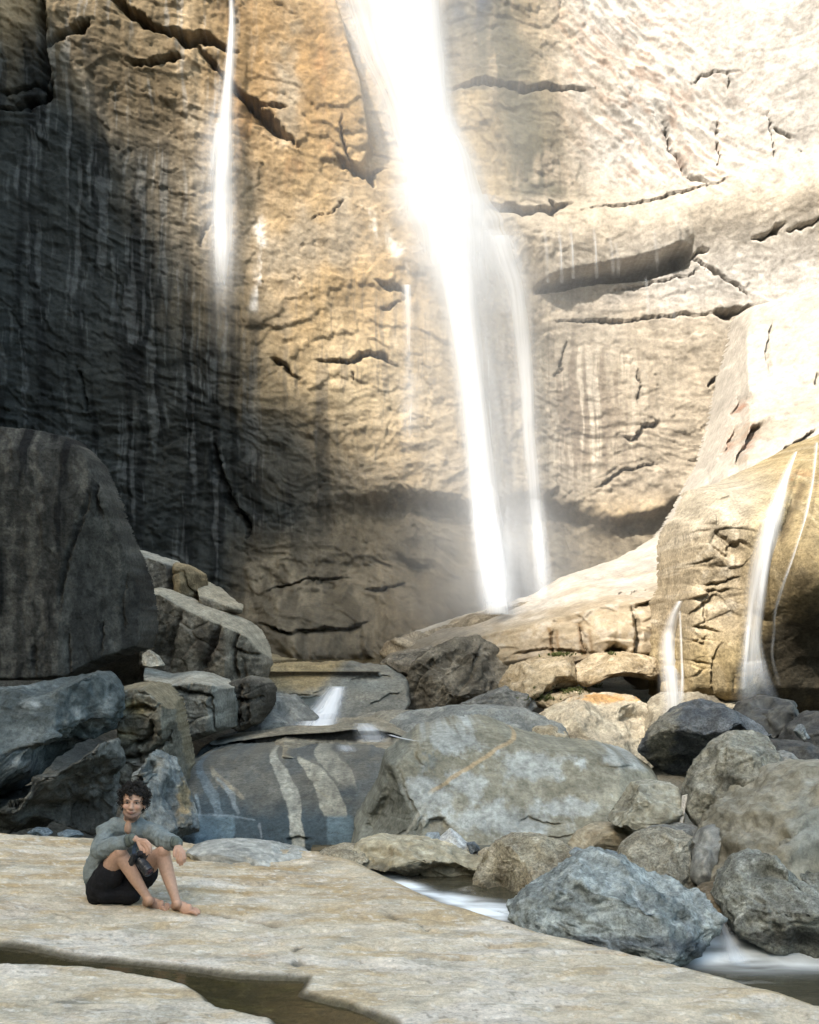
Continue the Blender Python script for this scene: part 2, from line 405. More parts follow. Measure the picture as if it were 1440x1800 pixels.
# smooth pale wall on the right
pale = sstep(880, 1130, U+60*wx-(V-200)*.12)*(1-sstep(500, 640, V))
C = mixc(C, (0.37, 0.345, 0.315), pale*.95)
C = mixc(C, (0.30, 0.13, 0.05), fl*sstep(.55, .9, ridged(A2*.5+wx*.4, B2*1.9+wz*.4, 3.1, 3)*.5+.15)*.30)
lowr = sstep(900, 1000, U)*sstep(520, 600, V)*(1-sstep(840, 930, V))
C = mixc(C, (0.25, 0.218, 0.175), lowr*.8)
# the shelf
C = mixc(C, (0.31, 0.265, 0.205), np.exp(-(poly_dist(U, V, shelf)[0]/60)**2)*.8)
# dark lichen panel right of the chute
dk = np.clip(1-np.abs((U-885-(V-120)*.25)/115), 0, 1)*(1-sstep(345, 372, V))*sstep(-.3, .35, n1+streak*.5+.25)
C = mixc(C, (0.075, 0.068, 0.045), np.clip(dk*1.3, 0, 1)*.9)
C = mixc(C, (0.34, 0.25, 0.14), np.clip(1-np.abs((U-850-(V-300)*.15)/60), 0, 1)*(V > 165)*(V < 372)*.6)
C = mixc(C, (0.03, 0.035, 0.045), gauss2(830, 10, 42, 42)*1.3*sstep(-.5, .3, n1))
# left: black wet curtains plus cast shade deepened in the colour, pale drips
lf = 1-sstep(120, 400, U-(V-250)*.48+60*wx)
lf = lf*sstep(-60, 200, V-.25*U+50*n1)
lf2 = np.maximum(lf, sstep(640, 760, V)*(1-sstep(480, 690, U+40*wx))*.9)  # carries the painted shade on below the shadow edge
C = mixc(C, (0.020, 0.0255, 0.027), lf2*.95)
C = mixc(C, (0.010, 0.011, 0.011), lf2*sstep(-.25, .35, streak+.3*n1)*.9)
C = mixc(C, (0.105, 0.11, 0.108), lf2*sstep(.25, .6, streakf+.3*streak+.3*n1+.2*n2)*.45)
C = mixc(C, (0.25, 0.23, 0.20), left*(1-lf)*sstep(.3, .7, streakf)*.5)
# thin seep streaks over the centre
cen = sstep(430, 560, U)*(1-sstep(980, 1060, U))*sstep(430, 560, V)*(1-sstep(900, 1000, V))
C = mixc(C, (0.12, 0.10, 0.075), cen*sstep(.25, .6, streakf+.4*streak)*.55)
rs = np.exp(-((U-1035)/110)**2)*sstep(580, 640, V)*(1-sstep(800, 880, V))
C = mixc(C, (0.15, 0.12, 0.09), rs*sstep(.15, .5, streakf+.5*streak)*.75)
C = mixc(C, (0.50, 0.44, 0.36), rs*sstep(.2, .5, -streakf+.3*streak)*.4)
# darker brown below the overhang line and along the cliff foot
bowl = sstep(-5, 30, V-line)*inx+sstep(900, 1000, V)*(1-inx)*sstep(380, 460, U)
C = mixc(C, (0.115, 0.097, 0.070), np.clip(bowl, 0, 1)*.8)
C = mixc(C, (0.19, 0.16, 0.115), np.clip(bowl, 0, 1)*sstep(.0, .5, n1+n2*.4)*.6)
# iron seam along cracks, whitish mineral trickle
d, s, t = poly_dist(U+3*wx, V, [(450, 380), (462, 440), (458, 500), (448, 545)])
C = mixc(C, (0.46, 0.43, 0.39), np.exp(-(d/(6+5*n2))**2)*sstep(-.35, .1, n2+.4*n1)*.85)
d, s, t = poly_dist(U, V, [(640, 380), (690, 430), (730, 470)]); C = mixc(C, (0.55, 0.50, 0.43), np.exp(-(d/14)**2)*sstep(-.2, .4, n2)*.7)
bounce_dim = np.maximum(sstep(1560, 1760, U+80*n0), np.maximum(sstep(-120, -330, V+60*n0), sstep(-120, -300, U)))
C = mixc(C, (0.045, 0.055, 0.03), bounce_dim*.95)          # canyon sides out of view, coloured dark to cut bounced sunlight
C *= (1-.12*(1-E1)*rough)[..., None]; C *= (1+.10*F2*rough)[..., None]
C *= (1+.22*n2+.16*fbm(X*7, Z*5, 65.0, 3, .6))[..., None]
wet = np.clip(lf2*sstep(-.1, .5, streak)*.12+np.clip(bowl, 0, 1)*.08, 0, 1)
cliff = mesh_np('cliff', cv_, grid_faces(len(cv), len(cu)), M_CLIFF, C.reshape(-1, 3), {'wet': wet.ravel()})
tag(cliff, 'tall granite cliff wall stained ochre and black, left shade deepened in colour, behind the waterfalls', None, None, 'structure')
def cliff_depth(u, v):
    i = int(np.clip(np.searchsorted(cv, v), 0, len(cv)-1)); j = int(np.clip(np.searchsorted(cu, u), 0, len(cu)-1))
    return float(Dc[i, j])

# ------------------------------------------------------------------ canyon ridge on the sun side (its rim throws the shade)
RX = -160.0
rim_pts = [(-40, -30, 34), (40, 50, 35), (110, 140, 36), (180, 232, 36.5), (285, 385, 37), (350, 475, 37.4), (420, 555, 37.6), (480, 618, 37.7),
           (540, 678, 37.8), (600, 740, 37.7), (655, 795, 37.6), (705, 830, 37.5), (760, 862, 37.3), (800, 960, 35), (845, 1085, 29),
           (880, 1165, 22.5), (930, 1250, 20.5), (1010, 1300, 19.5), (1160, 1290, 18.5), (1230, 1215, 18), (1310, 1110, 17.5), (1400, 985, 17), (1500, 900, 16.5)]
prof = []
for u, v, d in rim_pts:
    p = W(u, v, d); t = (RX-p[0])/SUN[0]; q = p+t*SUN; prof.append((q[1], q[2]))
prof.sort()
# keep the profile single valued
py = np.array([p[0] for p in prof]); pz = np.array([p[1] for p in prof])
print('RIM', [(round(a, 1), round(b, 1)) for a, b in prof])
ys = np.concatenate([np.linspace(-420, py[0]-4, 30), np.linspace(py[0], py[-1], 200), np.linspace(py[-1]+4, 260, 20)])
zs = np.interp(ys, np.concatenate([[-420, py[0]-60], py, [py[-1]+25, 260]]), np.concatenate([[pz[0]+45, pz[0]+38], pz, [pz[-1]-30, pz[-1]-110]]))
zs = zs+0.35*fbm(ys*.35, 0*ys, 4.0, 3)
rows = []
for k, (xx, fz) in enumerate([(-40, -.02), (-54, .10), (-84, .38), (-120, .70), (-150, .93), (RX, 1.0), (-180, .97), (-240, .8), (-330, .4), (-430, -.02)]):
    bump_ = 0 if xx == RX else 1
    rows.append(np.stack([xx+bump_*3*fbm(ys*.05, xx*.05+0*ys, 2.0, 3), ys, zs*fz+bump_*2.0*fbm(ys*.06, xx*.06+0*ys, 7.0, 3)], -1))
rv = np.array(rows)
rc = np.zeros((len(rows)*len(ys), 3)); rc[:] = (0.05, 0.055, 0.035)
ridge = mesh_np('mountain_ridge', rv.reshape(-1, 3), grid_faces(len(rows), len(ys)), M_CLIFF, rc)
tag(ridge, 'high canyon ridge on the sunny side of the gorge', None, None, 'structure')

# unseen slope added behind the viewer to block low skylight
hy = np.linspace(-34, -130, 14); hx = np.concatenate([np.linspace(-46, 60, 60), np.linspace(66, 260, 24)])
HX, HY = np.meshgrid(hx, hy); HZ = -1.5+(-34-HY)*.62+5*fbm(HX*.03, HY*.03, 5.0, 4)*sstep(-34, -60, HY)
hc = np.zeros(HX.shape+(3,)); hc[:] = (0.045, 0.055, 0.03)
hill = mesh_np('skylight_blocking_slope', np.stack([HX, HY, HZ], -1).reshape(-1, 3), grid_faces(len(hy), len(hx)), M_CLIFF, hc.reshape(-1, 3))
tag(hill, 'unseen slope added opposite the waterfall to block low skylight', None, None, 'structure')

# ------------------------------------------------------------------ ground of the gorge
def axis2(a, b, n, lo, hi, k):
    m = np.linspace(a, b, n); return np.concatenate([(a-np.geomspace(.4, a-lo, k))[::-1], m, b+np.geomspace(.4, hi-b, k)])
gx = axis2(-14, 14, 190, -420, 420, 24); gy = axis2(5, 40, 220, -420, 260, 24)
GX, GY = np.meshgrid(gx, gy)
def ground_z(x, y):
    z = np.interp(y, [-10, 9.0, 10.8, 12.2, 13.5, 16, 19.5, 21.5, 23, 28, 34, 40], [-1.3, -1.2, -1.1, -1.0, -.9, -.75, -.4, -.1, .5, .75, .9, 1.0])
    lft = sstep(-2.6, -5.0, x)*sstep(11.5, 15, y) if False else np.clip((-2.8-x)/3, 0, 1)*np.clip((y-11.5)/4, 0, 1)
    rgt = np.clip((x-3.2)/4, 0, 1)*np.clip((y-12)/6, 0, 1)
    return z+lft*.7-rgt*.3*(y < 30)
GZ = ground_z(GX, GY)+.14*fbm(GX*.4, GY*.4, 3.0, 4)+.10*terrace(fbm(GX*.7, GY*.5, 8.0, 4), 4, .2)+.035*fbm(GX*2, GY*2, 5.0, 4)
gc = np.zeros(GX.shape+(3,)); gc[:] = (0.15, 0.135, 0.105)
gn = fbm(GX*.5, GY*.5, 9.0, 4)
gc = mixc(gc, (0.13, 0.13, 0.115), sstep(-.1, .4, gn)); gc = mixc(gc, (0.24, 0.195, 0.12), sstep(23, 26, GY)*sstep(1.0, -1.2, GX+.4*gn)*.85)
ground = mesh_np('ground', np.stack([GX, GY, GZ], -1).reshape(-1, 3), grid_faces(len(gy), len(gx)), M_ROCK, gc.reshape(-1, 3),
                 {'wet': (0.55*sstep(11, 13, GY)*np.exp(-(GX/3.5)**2)).ravel()})
tag(ground, 'bare bedrock floor of the gorge under the boulders', None, None, 'structure')

# ------------------------------------------------------------------ foreground slab with its puddle
def flat(u, v, z=0.0):
    d = (H-z)*F/(v-HOR); return ((u-720)/F*d, d)
edge_px = [(-600, 1452), (0, 1458), (80, 1466), (160, 1470), (340, 1480), (450, 1484), (560, 1492), (600, 1500), (640, 1520), (700, 1548), (770, 1582), (830, 1600), (890, 1616), (960, 1634),
           (1040, 1652), (1100, 1667), (1200, 1692), (1300, 1722), (1440, 1764), (1560, 1800), (1800, 1880)]
edge = [flat(*p) for p in edge_px]
slab_poly = edge+[(edge[-1][0]+1, -8), (-40, -8), (-40, 14)]
pud_px = [(-60, 1658), (0, 1661), (40, 1664), (100, 1677), (130, 1684), (200, 1690), (300, 1700), (350, 1707), (420, 1717), (480, 1719), (541, 1721), (536, 1735), (528, 1748), (560, 1758), (610, 1768),
          (650, 1784), (690, 1800), (760, 1850), (500, 1850), (480, 1796), (440, 1786), (385, 1774), (365, 1762), (350, 1746), (325, 1734), (300, 1726), (240, 1715), (190, 1706), (130, 1700), (60, 1698), (0, 1697), (-60, 1698)]
pud = [flat(u, v, -0.02) for u, v in pud_px]
sdp = np.concatenate([np.geomspace(1.2, 3.6, 20), np.geomspace(3.65, 12.5, 420)])
sdp = np.concatenate([-np.geomspace(8, 1.0, 12), [0.2], sdp])
sa_ = np.concatenate([np.linspace(-2.4, -.43, 50), np.linspace(-.42, .47, 480), np.linspace(.48, 1.2, 24)])
SY = np.repeat(sdp[:, None], len(sa_), 1); SX = sa_[None, :]*np.maximum(SY, 3.0)
out = poly_sd(SX, SY, slab_poly)
pd_ = poly_sd(SX, SY, pud)
SZ = -0.42*(np.clip(out+0.10, 0, None)/0.55)**1.8
SZ = np.maximum(SZ, -1.6)
pfl = 1-np.exp(-((SX+1.85)/.9)**2-((SY-7.5)/.7)**2)
und = pfl*.035*fbm(SX*.5, SY*.7, 2.0, 3)+.012*fbm(SX*2.2, SY*4.5, 6.0, 3)
pm = sstep(0.0, 0.5, pd_)                        # quiet near the puddle
SZ += und*(.15+.85*pm)*(1-sstep(-.2, .1, out)*.6)
SZ += .0055*fbm(SX*7, SY*13, 3.0, 5, .6)
nearb = sstep(.25, 0, np.abs(pd_))               # rim relief
basin = sstep(.035, -.05, pd_+.012*fbm(SX*8, SY*8, 1.0, 3))
SZ -= basin*(.052+.03*sstep(0, -.25, pd_))
# small ledge across the puddle, pits, the thin groove beside the foot
def gline(pts, wd, dp):
    d, s, t = poly_dist(SX, SY, [flat(*p) for p in pts]); return dp*np.exp(-(d/wd)**2)*np.clip(np.minimum(t, 1-t)*6, 0.1, 1)
SZ += 0*basin
groove = gline([(352, 1601), (400, 1606), (440, 1616), (505, 1624)], .022, 1)
pits = gline([(505, 1675), (520, 1665), (535, 1662)], .03, 1)+gline([(508, 1688), (522, 1692), (538, 1690)], .03, .8)+gline([(678, 1607), (705, 1616)], .03, .7)+gline([(735, 1622), (755, 1632)], .02, .8)+gline([(522, 1680), (524, 1698)], .02, .9)
SZ -= .03*groove+.018*pits
sh = fbm(SX*3+wx.mean(), SY*9, 8.0, 4)
SZ -= .012*sstep(.30, .36, sh)*pm
sc = np.zeros(SX.shape+(3,)); sc[:] = (0.53, 0.455, 0.345)
m1 = fbm(SX*.9, SY*2.2, 11.0, 5, .6); m2 = fbm(SX*4, SY*9, 12.0, 4, .6); m3 = fbm(SX*1.5, SY*4.0, 14.0, 4)
sc = mixc(sc, (0.62, 0.56, 0.49), sstep(-.1, .5, m1)*.7)
sc = mixc(sc, (0.40, 0.29, 0.155), sstep(.1, .6, m3+.3*m2)*.6)
sc = mixc(sc, (0.36, 0.25, 0.12), sstep(6.3, 8.4, SY)*sstep(-.6, .3, m3+.4*m1)*.6)
sc = mixc(sc, (0.33, 0.30, 0.24), sstep(.25, .6, fbm(SX*2, SY*3.3, 17.0, 5, .65))*.55)
sc = mixc(sc, (0.14, 0.135, 0.11), (gline([(20, 1770), (120, 1762), (210, 1790)], .10, 1)+gline([(60, 1725), (100, 1720), (145, 1712)], .04, .8))*sstep(-.25, .3, m2)*.75)
sc = mixc(sc, (0.42, 0.24, 0.12), (gline([(420, 1668), (470, 1675), (500, 1672)], .07, 1)+gline([(300, 1690), (350, 1684)], .05, .8))*sstep(-.2, .4, m2)*.6)
sc = mixc(sc, (0.07, 0.065, 0.055), np.clip(pits, 0, 1)*sstep(-.3, .2, m2)*.9)
sc = mixc(sc, (0.12, 0.10, 0.07), np.clip(groove, 0, 1)*.75)
hl = gline([(60, 1600), (120, 1612), (200, 1640), (260, 1652)], .010, .8)+gline([(560, 1560), (640, 1590), (760, 1640), (860, 1660)], .010, .7)+gline([(620, 1700), (720, 1712), (860, 1745)], .010, .6)+gline([(900, 1700), (1010, 1730), (1150, 1760)], .010, .5)
sc = mixc(sc, (0.17, 0.14, 0.095), np.clip(hl, 0, 1)*sstep(-.3, .3, fbm(SX*5, SY*8, 23.0, 3))*.7)
sc = mixc(sc, (0.20, 0.18, 0.14), sstep(.42, .6, fbm(SX*16, SY*26, 24.0, 3, .6))*sstep(-.1, .4, m1+.2*m3)*.6)
sc = mixc(sc, (0.68, 0.64, 0.57), sstep(.40, .6, fbm(SX*11, SY*20, 26.0, 3, .6))*.5)
bs = np.clip(basin+sstep(.05, 0.0, pd_)*.7, 0, 1)
sc = mixc(sc, (0.075, 0.064, 0.040), bs*.95)
sc = mixc(sc, (0.13, 0.115, 0.065), basin*sstep(-.1, .5, m2)*.7*sstep(-1.6, -.9, SX))
sc = mixc(sc, (0.17, 0.145, 0.095), sstep(-.06, -.12, pd_)*sstep(.35, .6, fbm(SX*14, SY*14, 19.0, 3))*.7)
sc = mixc(sc, (0.30, 0.22, 0.12), sstep(-.12, .04, out)*(1-sstep(.2, .5, out))*.6)
sc = mixc(sc, (0.13, 0.115, 0.08), sstep(.18, .45, out))
sc *= (1+.14*m2+.10*fbm(SX*22, SY*40, 18.0, 3, .6))[..., None]
swet = np.clip(bs*.35+sstep(.0, .3, out)*.7, 0, 1)
slab = mesh_np('rock_slab', np.stack([SX, SY, SZ], -1).reshape(-1, 3), grid_faces(len(sdp), len(sa_))[:, ::-1], M_SLAB, sc.reshape(-1, 3), {'wet': swet.ravel()})
tag(slab, 'pale cream granite slab sloping down to the stream in front', None, None, 'structure')
def slab_z(x, y):
    j = np.argmin(np.abs(sdp-y)); i = np.argmin(np.abs(sa_*max(sdp[j], 3.0)-x)); return float(SZ[j, i])

def water_material(name, base, rough=0.08, foamscale=(2, 14)):
    m, t, out_ = mat_new(name); L = t.links.new
    at = N(t, 'ShaderNodeAttribute', attribute_name='foam')
    p = N(t, 'ShaderNodeBsdfPrincipled'); p.inputs['Base Color'].default_value = (*base, 1); p.inputs['Roughness'].default_value = rough
    p.inputs['IOR'].default_value = 1.33; p.inputs['Transmission Weight'].default_value = 0.0
    gpos = N(t, 'ShaderNodeNewGeometry'); mp = N(t, 'ShaderNodeMapping'); mp.inputs['Scale'].default_value = (1.2, 3.5, 1); L(gpos.outputs['Position'], mp.inputs[0])
    n = N(t, 'ShaderNodeTexNoise', i_Scale=2.0, i_Detail=4.0); L(mp.outputs[0], n.inputs['Vector'])
    b = N(t, 'ShaderNodeBump', i_Strength=0.35, i_Distance=0.03); L(n.outputs[0], b.inputs['Height']); L(b.outputs[0], p.inputs['Normal'])
    tp = N(t, 'ShaderNodeBsdfTransparent'); at2 = N(t, 'ShaderNodeAttribute', attribute_name='depth')
    mw = N(t, 'ShaderNodeMixShader'); L(at2.outputs['Fac'], mw.inputs[0]); L(tp.outputs[0], mw.inputs[1]); L(p.outputs[0], mw.inputs[2])
    d = N(t, 'ShaderNodeBsdfDiffuse'); d.inputs[0].default_value = (0.80, 0.83, 0.85, 1)
    mx = N(t, 'ShaderNodeMixShader'); L(at.outputs['Fac'], mx.inputs[0]); L(mw.outputs[0], mx.inputs[1]); L(d.outputs[0], mx.inputs[2]); L(mx.outputs[0], out_.inputs[0])
    return m
def clear_water(name):
    m, t, out_ = mat_new(name); L = t.links.new
    g = N(t, 'ShaderNodeNewGeometry'); mp = N(t, 'ShaderNodeMapping'); mp.inputs['Scale'].default_value = (5, 9, 1); L(g.outputs['Position'], mp.inputs[0])
    n = N(t, 'ShaderNodeTexNoise', i_Scale=1.5, i_Detail=3.0); L(mp.outputs[0], n.inputs['Vector'])
    b = N(t, 'ShaderNodeBump', i_Strength=0.12, i_Distance=0.02); L(n.outputs[0], b.inputs['Height'])
    fr = N(t, 'ShaderNodeFresnel'); fr.inputs['IOR'].default_value = 1.33; L(b.outputs[0], fr.inputs['Normal'])
    gl = N(t, 'ShaderNodeBsdfGlossy'); gl.inputs['Roughness'].default_value = .04; L(b.outputs[0], gl.inputs['Normal'])
    tp = N(t, 'ShaderNodeBsdfTransparent'); tp.inputs[0].default_value = (.78, .76, .62, 1)
    mx = N(t, 'ShaderNodeMixShader'); L(fr.outputs[0], mx.inputs[0]); L(tp.outputs[0], mx.inputs[1]); L(gl.outputs[0], mx.inputs[2]); L(mx.outputs[0], out_.inputs[0])
    return m
M_PUD = clear_water('puddle_water')
M_WATER = water_material('stream_water', (0.07, 0.062, 0.04), .10)

bx = np.linspace(-3.6, .6, 150); by = np.linspace(4.4, 7.2, 120); BX, BY = np.meshgrid(bx, by)
pdw = poly_sd(BX, BY, pud); fcs = grid_faces(len(by), len(bx))
keep = (pdw.ravel()[fcs].min(1) < .03) & (BX.ravel()[fcs].max(1) > -9)
puddle = mesh_np('puddle_water', np.stack([BX, BY, 0*BX-.030], -1).reshape(-1, 3), fcs[keep][:, ::-1], M_PUD, None, {'foam': 0*BX.ravel(), 'depth': np.clip(.06+.22*sstep(0, -.25, pdw), 0, 1).ravel()})
tag(puddle, 'shallow dark puddle lying in a groove of the pale slab', None, None, 'structure')

# upper pool under the falls
qx = np.linspace(-9, -.62, 60); qy = np.linspace(22.3, 37.5, 60); QX, QY = np.meshgrid(qx, qy)
pool = mesh_np('pool_water', np.stack([QX, QY, 0*QX+1.13], -1).reshape(-1, 3), grid_faces(60, 60)[:, ::-1], water_material('pool_water', (0.10, 0.075, 0.035), .10), None, {'foam': np.clip(.35*np.exp(-((QX-2.0)/1.2)**2-((QY-33)/2.5)**2), 0, 1).ravel(), 'depth': np.full(QX.size, .92)})
tag(pool, 'still amber pool at the foot of the cliff', None, None, 'structure')

# stream
rx = np.linspace(-.9, 5.2, 220); ry = np.linspace(5.0, 10.2, 200); RX_, RY_ = np.meshgrid(rx, ry)
def water_z(x, y): return np.interp(y, [5, 7.45, 7.75, 8.3, 9.4, 10.2], [-.42, -.40, -.27, -.20, -.16, -.10])
RZ_ = water_z(RX_, RY_)+.012*fbm(RX_*2, RY_*3, 4.0, 3)
def foamline(pts, wd):
    best = np.zeros_like(RX_)
    P = [flat(u, v, z) for u, v, z in pts]
    d, s, t = poly_dist(RX_, RY_, P); return np.exp(-(d/wd)**2)
fo = foamline([(640, 1525, -.14), (690, 1540, -.15), (740, 1562, -.17), (790, 1580, -.19), (840, 1596, -.2), (880, 1604, -.2)], .085)
fo = np.maximum(fo, foamline([(780, 1578, -.2), (830, 1590, -.2), (890, 1600, -.22)], .12)*.9)
fo = np.maximum(fo, foamline([(940, 1628, -.27), (1000, 1642, -.28), (1040, 1652, -.3)], .10)*.8)
fo = np.maximum(fo, foamline([(1235, 1688, -.4), (1290, 1690, -.4), (1380, 1692, -.4), (1500, 1688, -.4)], .17))
fo = np.clip(fo*(.85+.75*fbm(RX_*1.5, RY_*9, 8.0, 5)), 0, .95)
stream = mesh_np('stream_water', np.stack([RX_, RY_, RZ_], -1).reshape(-1, 3), grid_faces(len(ry), len(rx))[:, ::-1], M_WATER, None, {'foam': fo.ravel(), 'depth': np.full(fo.size, .85)})
tag(stream, 'stream with soft white rapids running between slab and boulders', None, None, 'structure')
# ------------------------------------------------------------------ rocks
_ico = {}
def ico(sub):
    if sub not in _ico:
        bm = bmesh.new(); bmesh.ops.create_icosphere(bm, subdivisions=sub, radius=1.0)
        v = np.array([x.co[:] for x in bm.verts]); f = np.array([[x.index for x in q.verts] for q in bm.faces]); bm.free()
        _ico[sub] = (v/np.linalg.norm(v, axis=1)[:, None], f)
    return _ico[sub]
def vnormals(p, f):
    n = np.cross(p[f[:, 1]]-p[f[:, 0]], p[f[:, 2]]-p[f[:, 0]])
    out = np.zeros_like(p)
    for k in range(3):
        for a in range(3): out[:, a] += np.bincount(f[:, k], weights=n[:, a], minlength=len(p))
    return out/(np.linalg.norm(out, axis=1)[:, None]+1e-12)

GREY = ((0.245, 0.245, 0.225), (0.19, 0.19, 0.18), (0.31, 0.30, 0.27))
TAN = ((0.33, 0.28, 0.195), (0.27, 0.22, 0.15), (0.38, 0.34, 0.26))
BLUE = ((0.235, 0.26, 0.265), (0.17, 0.19, 0.20), (0.33, 0.35, 0.35))
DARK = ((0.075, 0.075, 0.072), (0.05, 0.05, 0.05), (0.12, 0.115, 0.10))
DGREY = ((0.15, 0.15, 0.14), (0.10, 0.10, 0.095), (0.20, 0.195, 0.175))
LIT = ((0.32, 0.255, 0.165), (0.25, 0.19, 0.115), (0.37, 0.31, 0.225))
PALE = ((0.33, 0.29, 0.235), (0.27, 0.225, 0.165), (0.38, 0.345, 0.29))
GOLD = ((0.24, 0.188, 0.10), (0.175, 0.135, 0.072), (0.30, 0.24, 0.145))

ROCKS = {}
def rock(label, pts, d, thick, pal=GREY, lean=.35, box=.62, sub=5, amp=.05, seed=0, planes=(), ncut=6, cut=(.72, .95), strata=None, st_amp=.03, streaks=0.0,
         wet=0.0, mat=None, cat='boulder', name='boulder', group=None, veins=(), patches=(), grooves=(), parent=None, fine=1.0, kind=None, skew=0.0, freq=1.0, chips=34, flat_front=False):
    """a boulder whose outline seen from the camera side is PTS, with its own distance, thickness, broken faces and weathering"""
    rs = np.random.RandomState(seed+100)
    P = np.array([W(u, v, d) for u, v in pts]); cz0 = (P[:, 2].min()+P[:, 2].max())/2
    for _ in range(4):                          # the outline lies on the rock's own leaning middle plane
        P = np.array([W(u, v, d+np.clip(lean*(q[2]-cz0), -.3*d, .5*d)) for (u, v), q in zip(pts, P)]); cz0 = (P[:, 2].min()+P[:, 2].max())/2
    ox, oz = P[:, 0], P[:, 2]
    cx, cz = (ox.min()+ox.max())/2, (oz.min()+oz.max())/2
    a, b = (ox.max()-ox.min())/2, (oz.max()-oz.min())/2
    qx, qz = (ox-cx)/a, (oz-cz)/b
    mx_, mz_ = qx.mean(), qz.mean()
    dirs, f = ico(sub)
    # radius of the outline in every direction (rays against the closed polygon)
    th = np.linspace(-math.pi, math.pi, 721); rr = np.zeros_like(th)
    cxs, szs = np.cos(th), np.sin(th)
    n = len(qx)
    for i in range(n):
        x1, z1 = qx[i]-mx_, qz[i]-mz_; x2, z2 = qx[(i+1) % n]-mx_, qz[(i+1) % n]-mz_
        ex, ez = x2-x1, z2-z1
        den = cxs*ez-szs*ex; den = np.where(np.abs(den) < 1e-9, 1e-9, den)
        tt = (x1*ez-z1*ex)/den; ss = (x1*szs-z1*cxs)/den
        ok = (tt > 0) & (ss >= -1e-6) & (ss <= 1+1e-6); rr = np.where(ok & (tt > rr), tt, rr)
    rr = np.where(rr <= 0, .5, rr)
    ang = np.arctan2(dirs[:, 2], dirs[:, 0]); r = np.interp(ang, th, rr)
    s = np.sqrt(np.clip(1-dirs[:, 1]**2, 0, 1))**box
    x = (mx_+s*r*np.cos(ang))*a; z = (mz_+s*r*np.sin(ang))*b
    y = thick*np.sign(dirs[:, 1])*np.abs(dirs[:, 1])**min(.85, box+.12)
    if flat_front: y = thick*np.sign(dirs[:, 1])*np.clip(np.abs(dirs[:, 1])/.35, 0, 1)**.6
    p = np.stack([x, y, z], 1)
    size = math.sqrt(a*b)*2; mn = min(a, b)
    # broken faces
    allp = list(planes)
    for k in range(ncut):
        nrm = rs.normal(size=3); nrm[1] = -abs(nrm[1])-.5; nrm /= np.linalg.norm(nrm); allp.append((*nrm, rs.uniform(*cut)))
    for nx_, ny_, nz_, fr in allp:
        q = np.array([nx_, ny_, nz_]); q = q/np.linalg.norm(q); e = (p@q).max(); dd = p@q-e*fr
        p = p-np.clip(dd, 0, None)[:, None]*q*.94
    p[:, 1] += lean*(p[:, 2])+skew*p[:, 0]
    o3 = rs.uniform(-50, 50, 3); k = freq/size
    if chips:                                   # flakes knocked off the surface
        nr = vnormals(p, f); fr_ = np.where(nr[:, 1] < .15)[0]
        for c_ in rs.choice(fr_, chips):
            n_ = nr[c_]+rs.normal(size=3)*.28; n_[1] = min(n_[1], -.12); n_ /= np.linalg.norm(n_)
            R = size*rs.uniform(.12, .38); dv = p-p[c_]; rr2 = (dv**2).sum(1)/(R*R); m_ = rr2 < 1
            dd = dv[m_]@n_+size*rs.uniform(.006, .030); p[m_] -= np.clip(dd, 0, None)[:, None]*n_*(1-rr2[m_][:, None]**2)
    nr = vnormals(p, f)
    g = p*k
    h = amp*size*(.55*fbm(g[:, 0]*2+o3[0], g[:, 1]*2+o3[1], g[:, 2]*2+o3[2], 4)+.35*(ridged(g[:, 0]*5+o3[1], g[:, 1]*5+o3[2], g[:, 2]*5+o3[0], 4)-1.0))
    if strata is not None:
        sv = np.array(strata)/np.linalg.norm(strata)
        q = (p@sv)/size*5+1.2*fbm(g[:, 0]*2.2, g[:, 1]*2.2+o3[0], g[:, 2]*2.2, 3)
        h += st_amp*size*(terrace(q, 1.6, .22)-q)
    face = np.clip(-nr[:, 1]+.4, .25, 1)
    p = p+nr*(h*face)[:, None]
    nr = vnormals(p, f)
    h2 = fine*size*(.012*fbm(g[:, 0]*14+o3[2], g[:, 1]*14, g[:, 2]*14+o3[1], 4, .6)+.010*(ridged(g[:, 0]*11+o3[0], g[:, 1]*11, g[:, 2]*16, 3)-1))
    wp = p+np.array([cx, d, cz])
    uu = 720+wp[:, 0]/wp[:, 1]*F; vv = HOR+(H-wp[:, 2])/wp[:, 1]*F      # where marks on its near face were measured
    front = nr[:, 1] < .25
    for pts_g, wd, dp in grooves:
        dd, sg, t_ = poly_dist(uu+.25*wd*pn(uu*.08, vv*.08, 3.0+0*uu), vv+.25*wd*pn(uu*.08, vv*.08, 9.0+0*uu), pts_g)
        h2 = h2-dp*np.exp(-(dd/wd)**2)*np.clip(np.minimum(t_, 1-t_)*8, .2, 1)*front
    p = p+nr*h2[:, None]
    wp = p+np.array([cx, d, cz])
    nr = vnormals(p, f)
    # colour
    c = np.zeros((len(p), 3)); c[:] = pal[0]
    na = fbm(g[:, 0]*2.5+o3[0], g[:, 1]*2.5, g[:, 2]*2.5+o3[1], 5, .6); nb = fbm(g[:, 0]*7+o3[2], g[:, 1]*7, g[:, 2]*7, 5, .65)
    c = mixc(c, pal[1], sstep(-.05, .45, na+.3*nb)*.8); c = mixc(c, pal[2], sstep(.05, .5, nb-.3*na)*.7)
    if strata is not None:
        q2 = (p@sv)/size*22+2.0*na; c *= (1+.14*np.sin(q2*2.2)*sstep(-.3, .4, nb))[:, None]
    if streaks:
        stn = fbm(wp[:, 0]*5/size, wp[:, 1]*2/size, wp[:, 2]*.5/size+seed, 4, .6)
        c = mixc(c, np.array(pal[1])*.35, sstep(.0, .45, stn)*streaks); c = mixc(c, np.array(pal[2])*1.2, sstep(.25, .6, -stn)*streaks*.6)
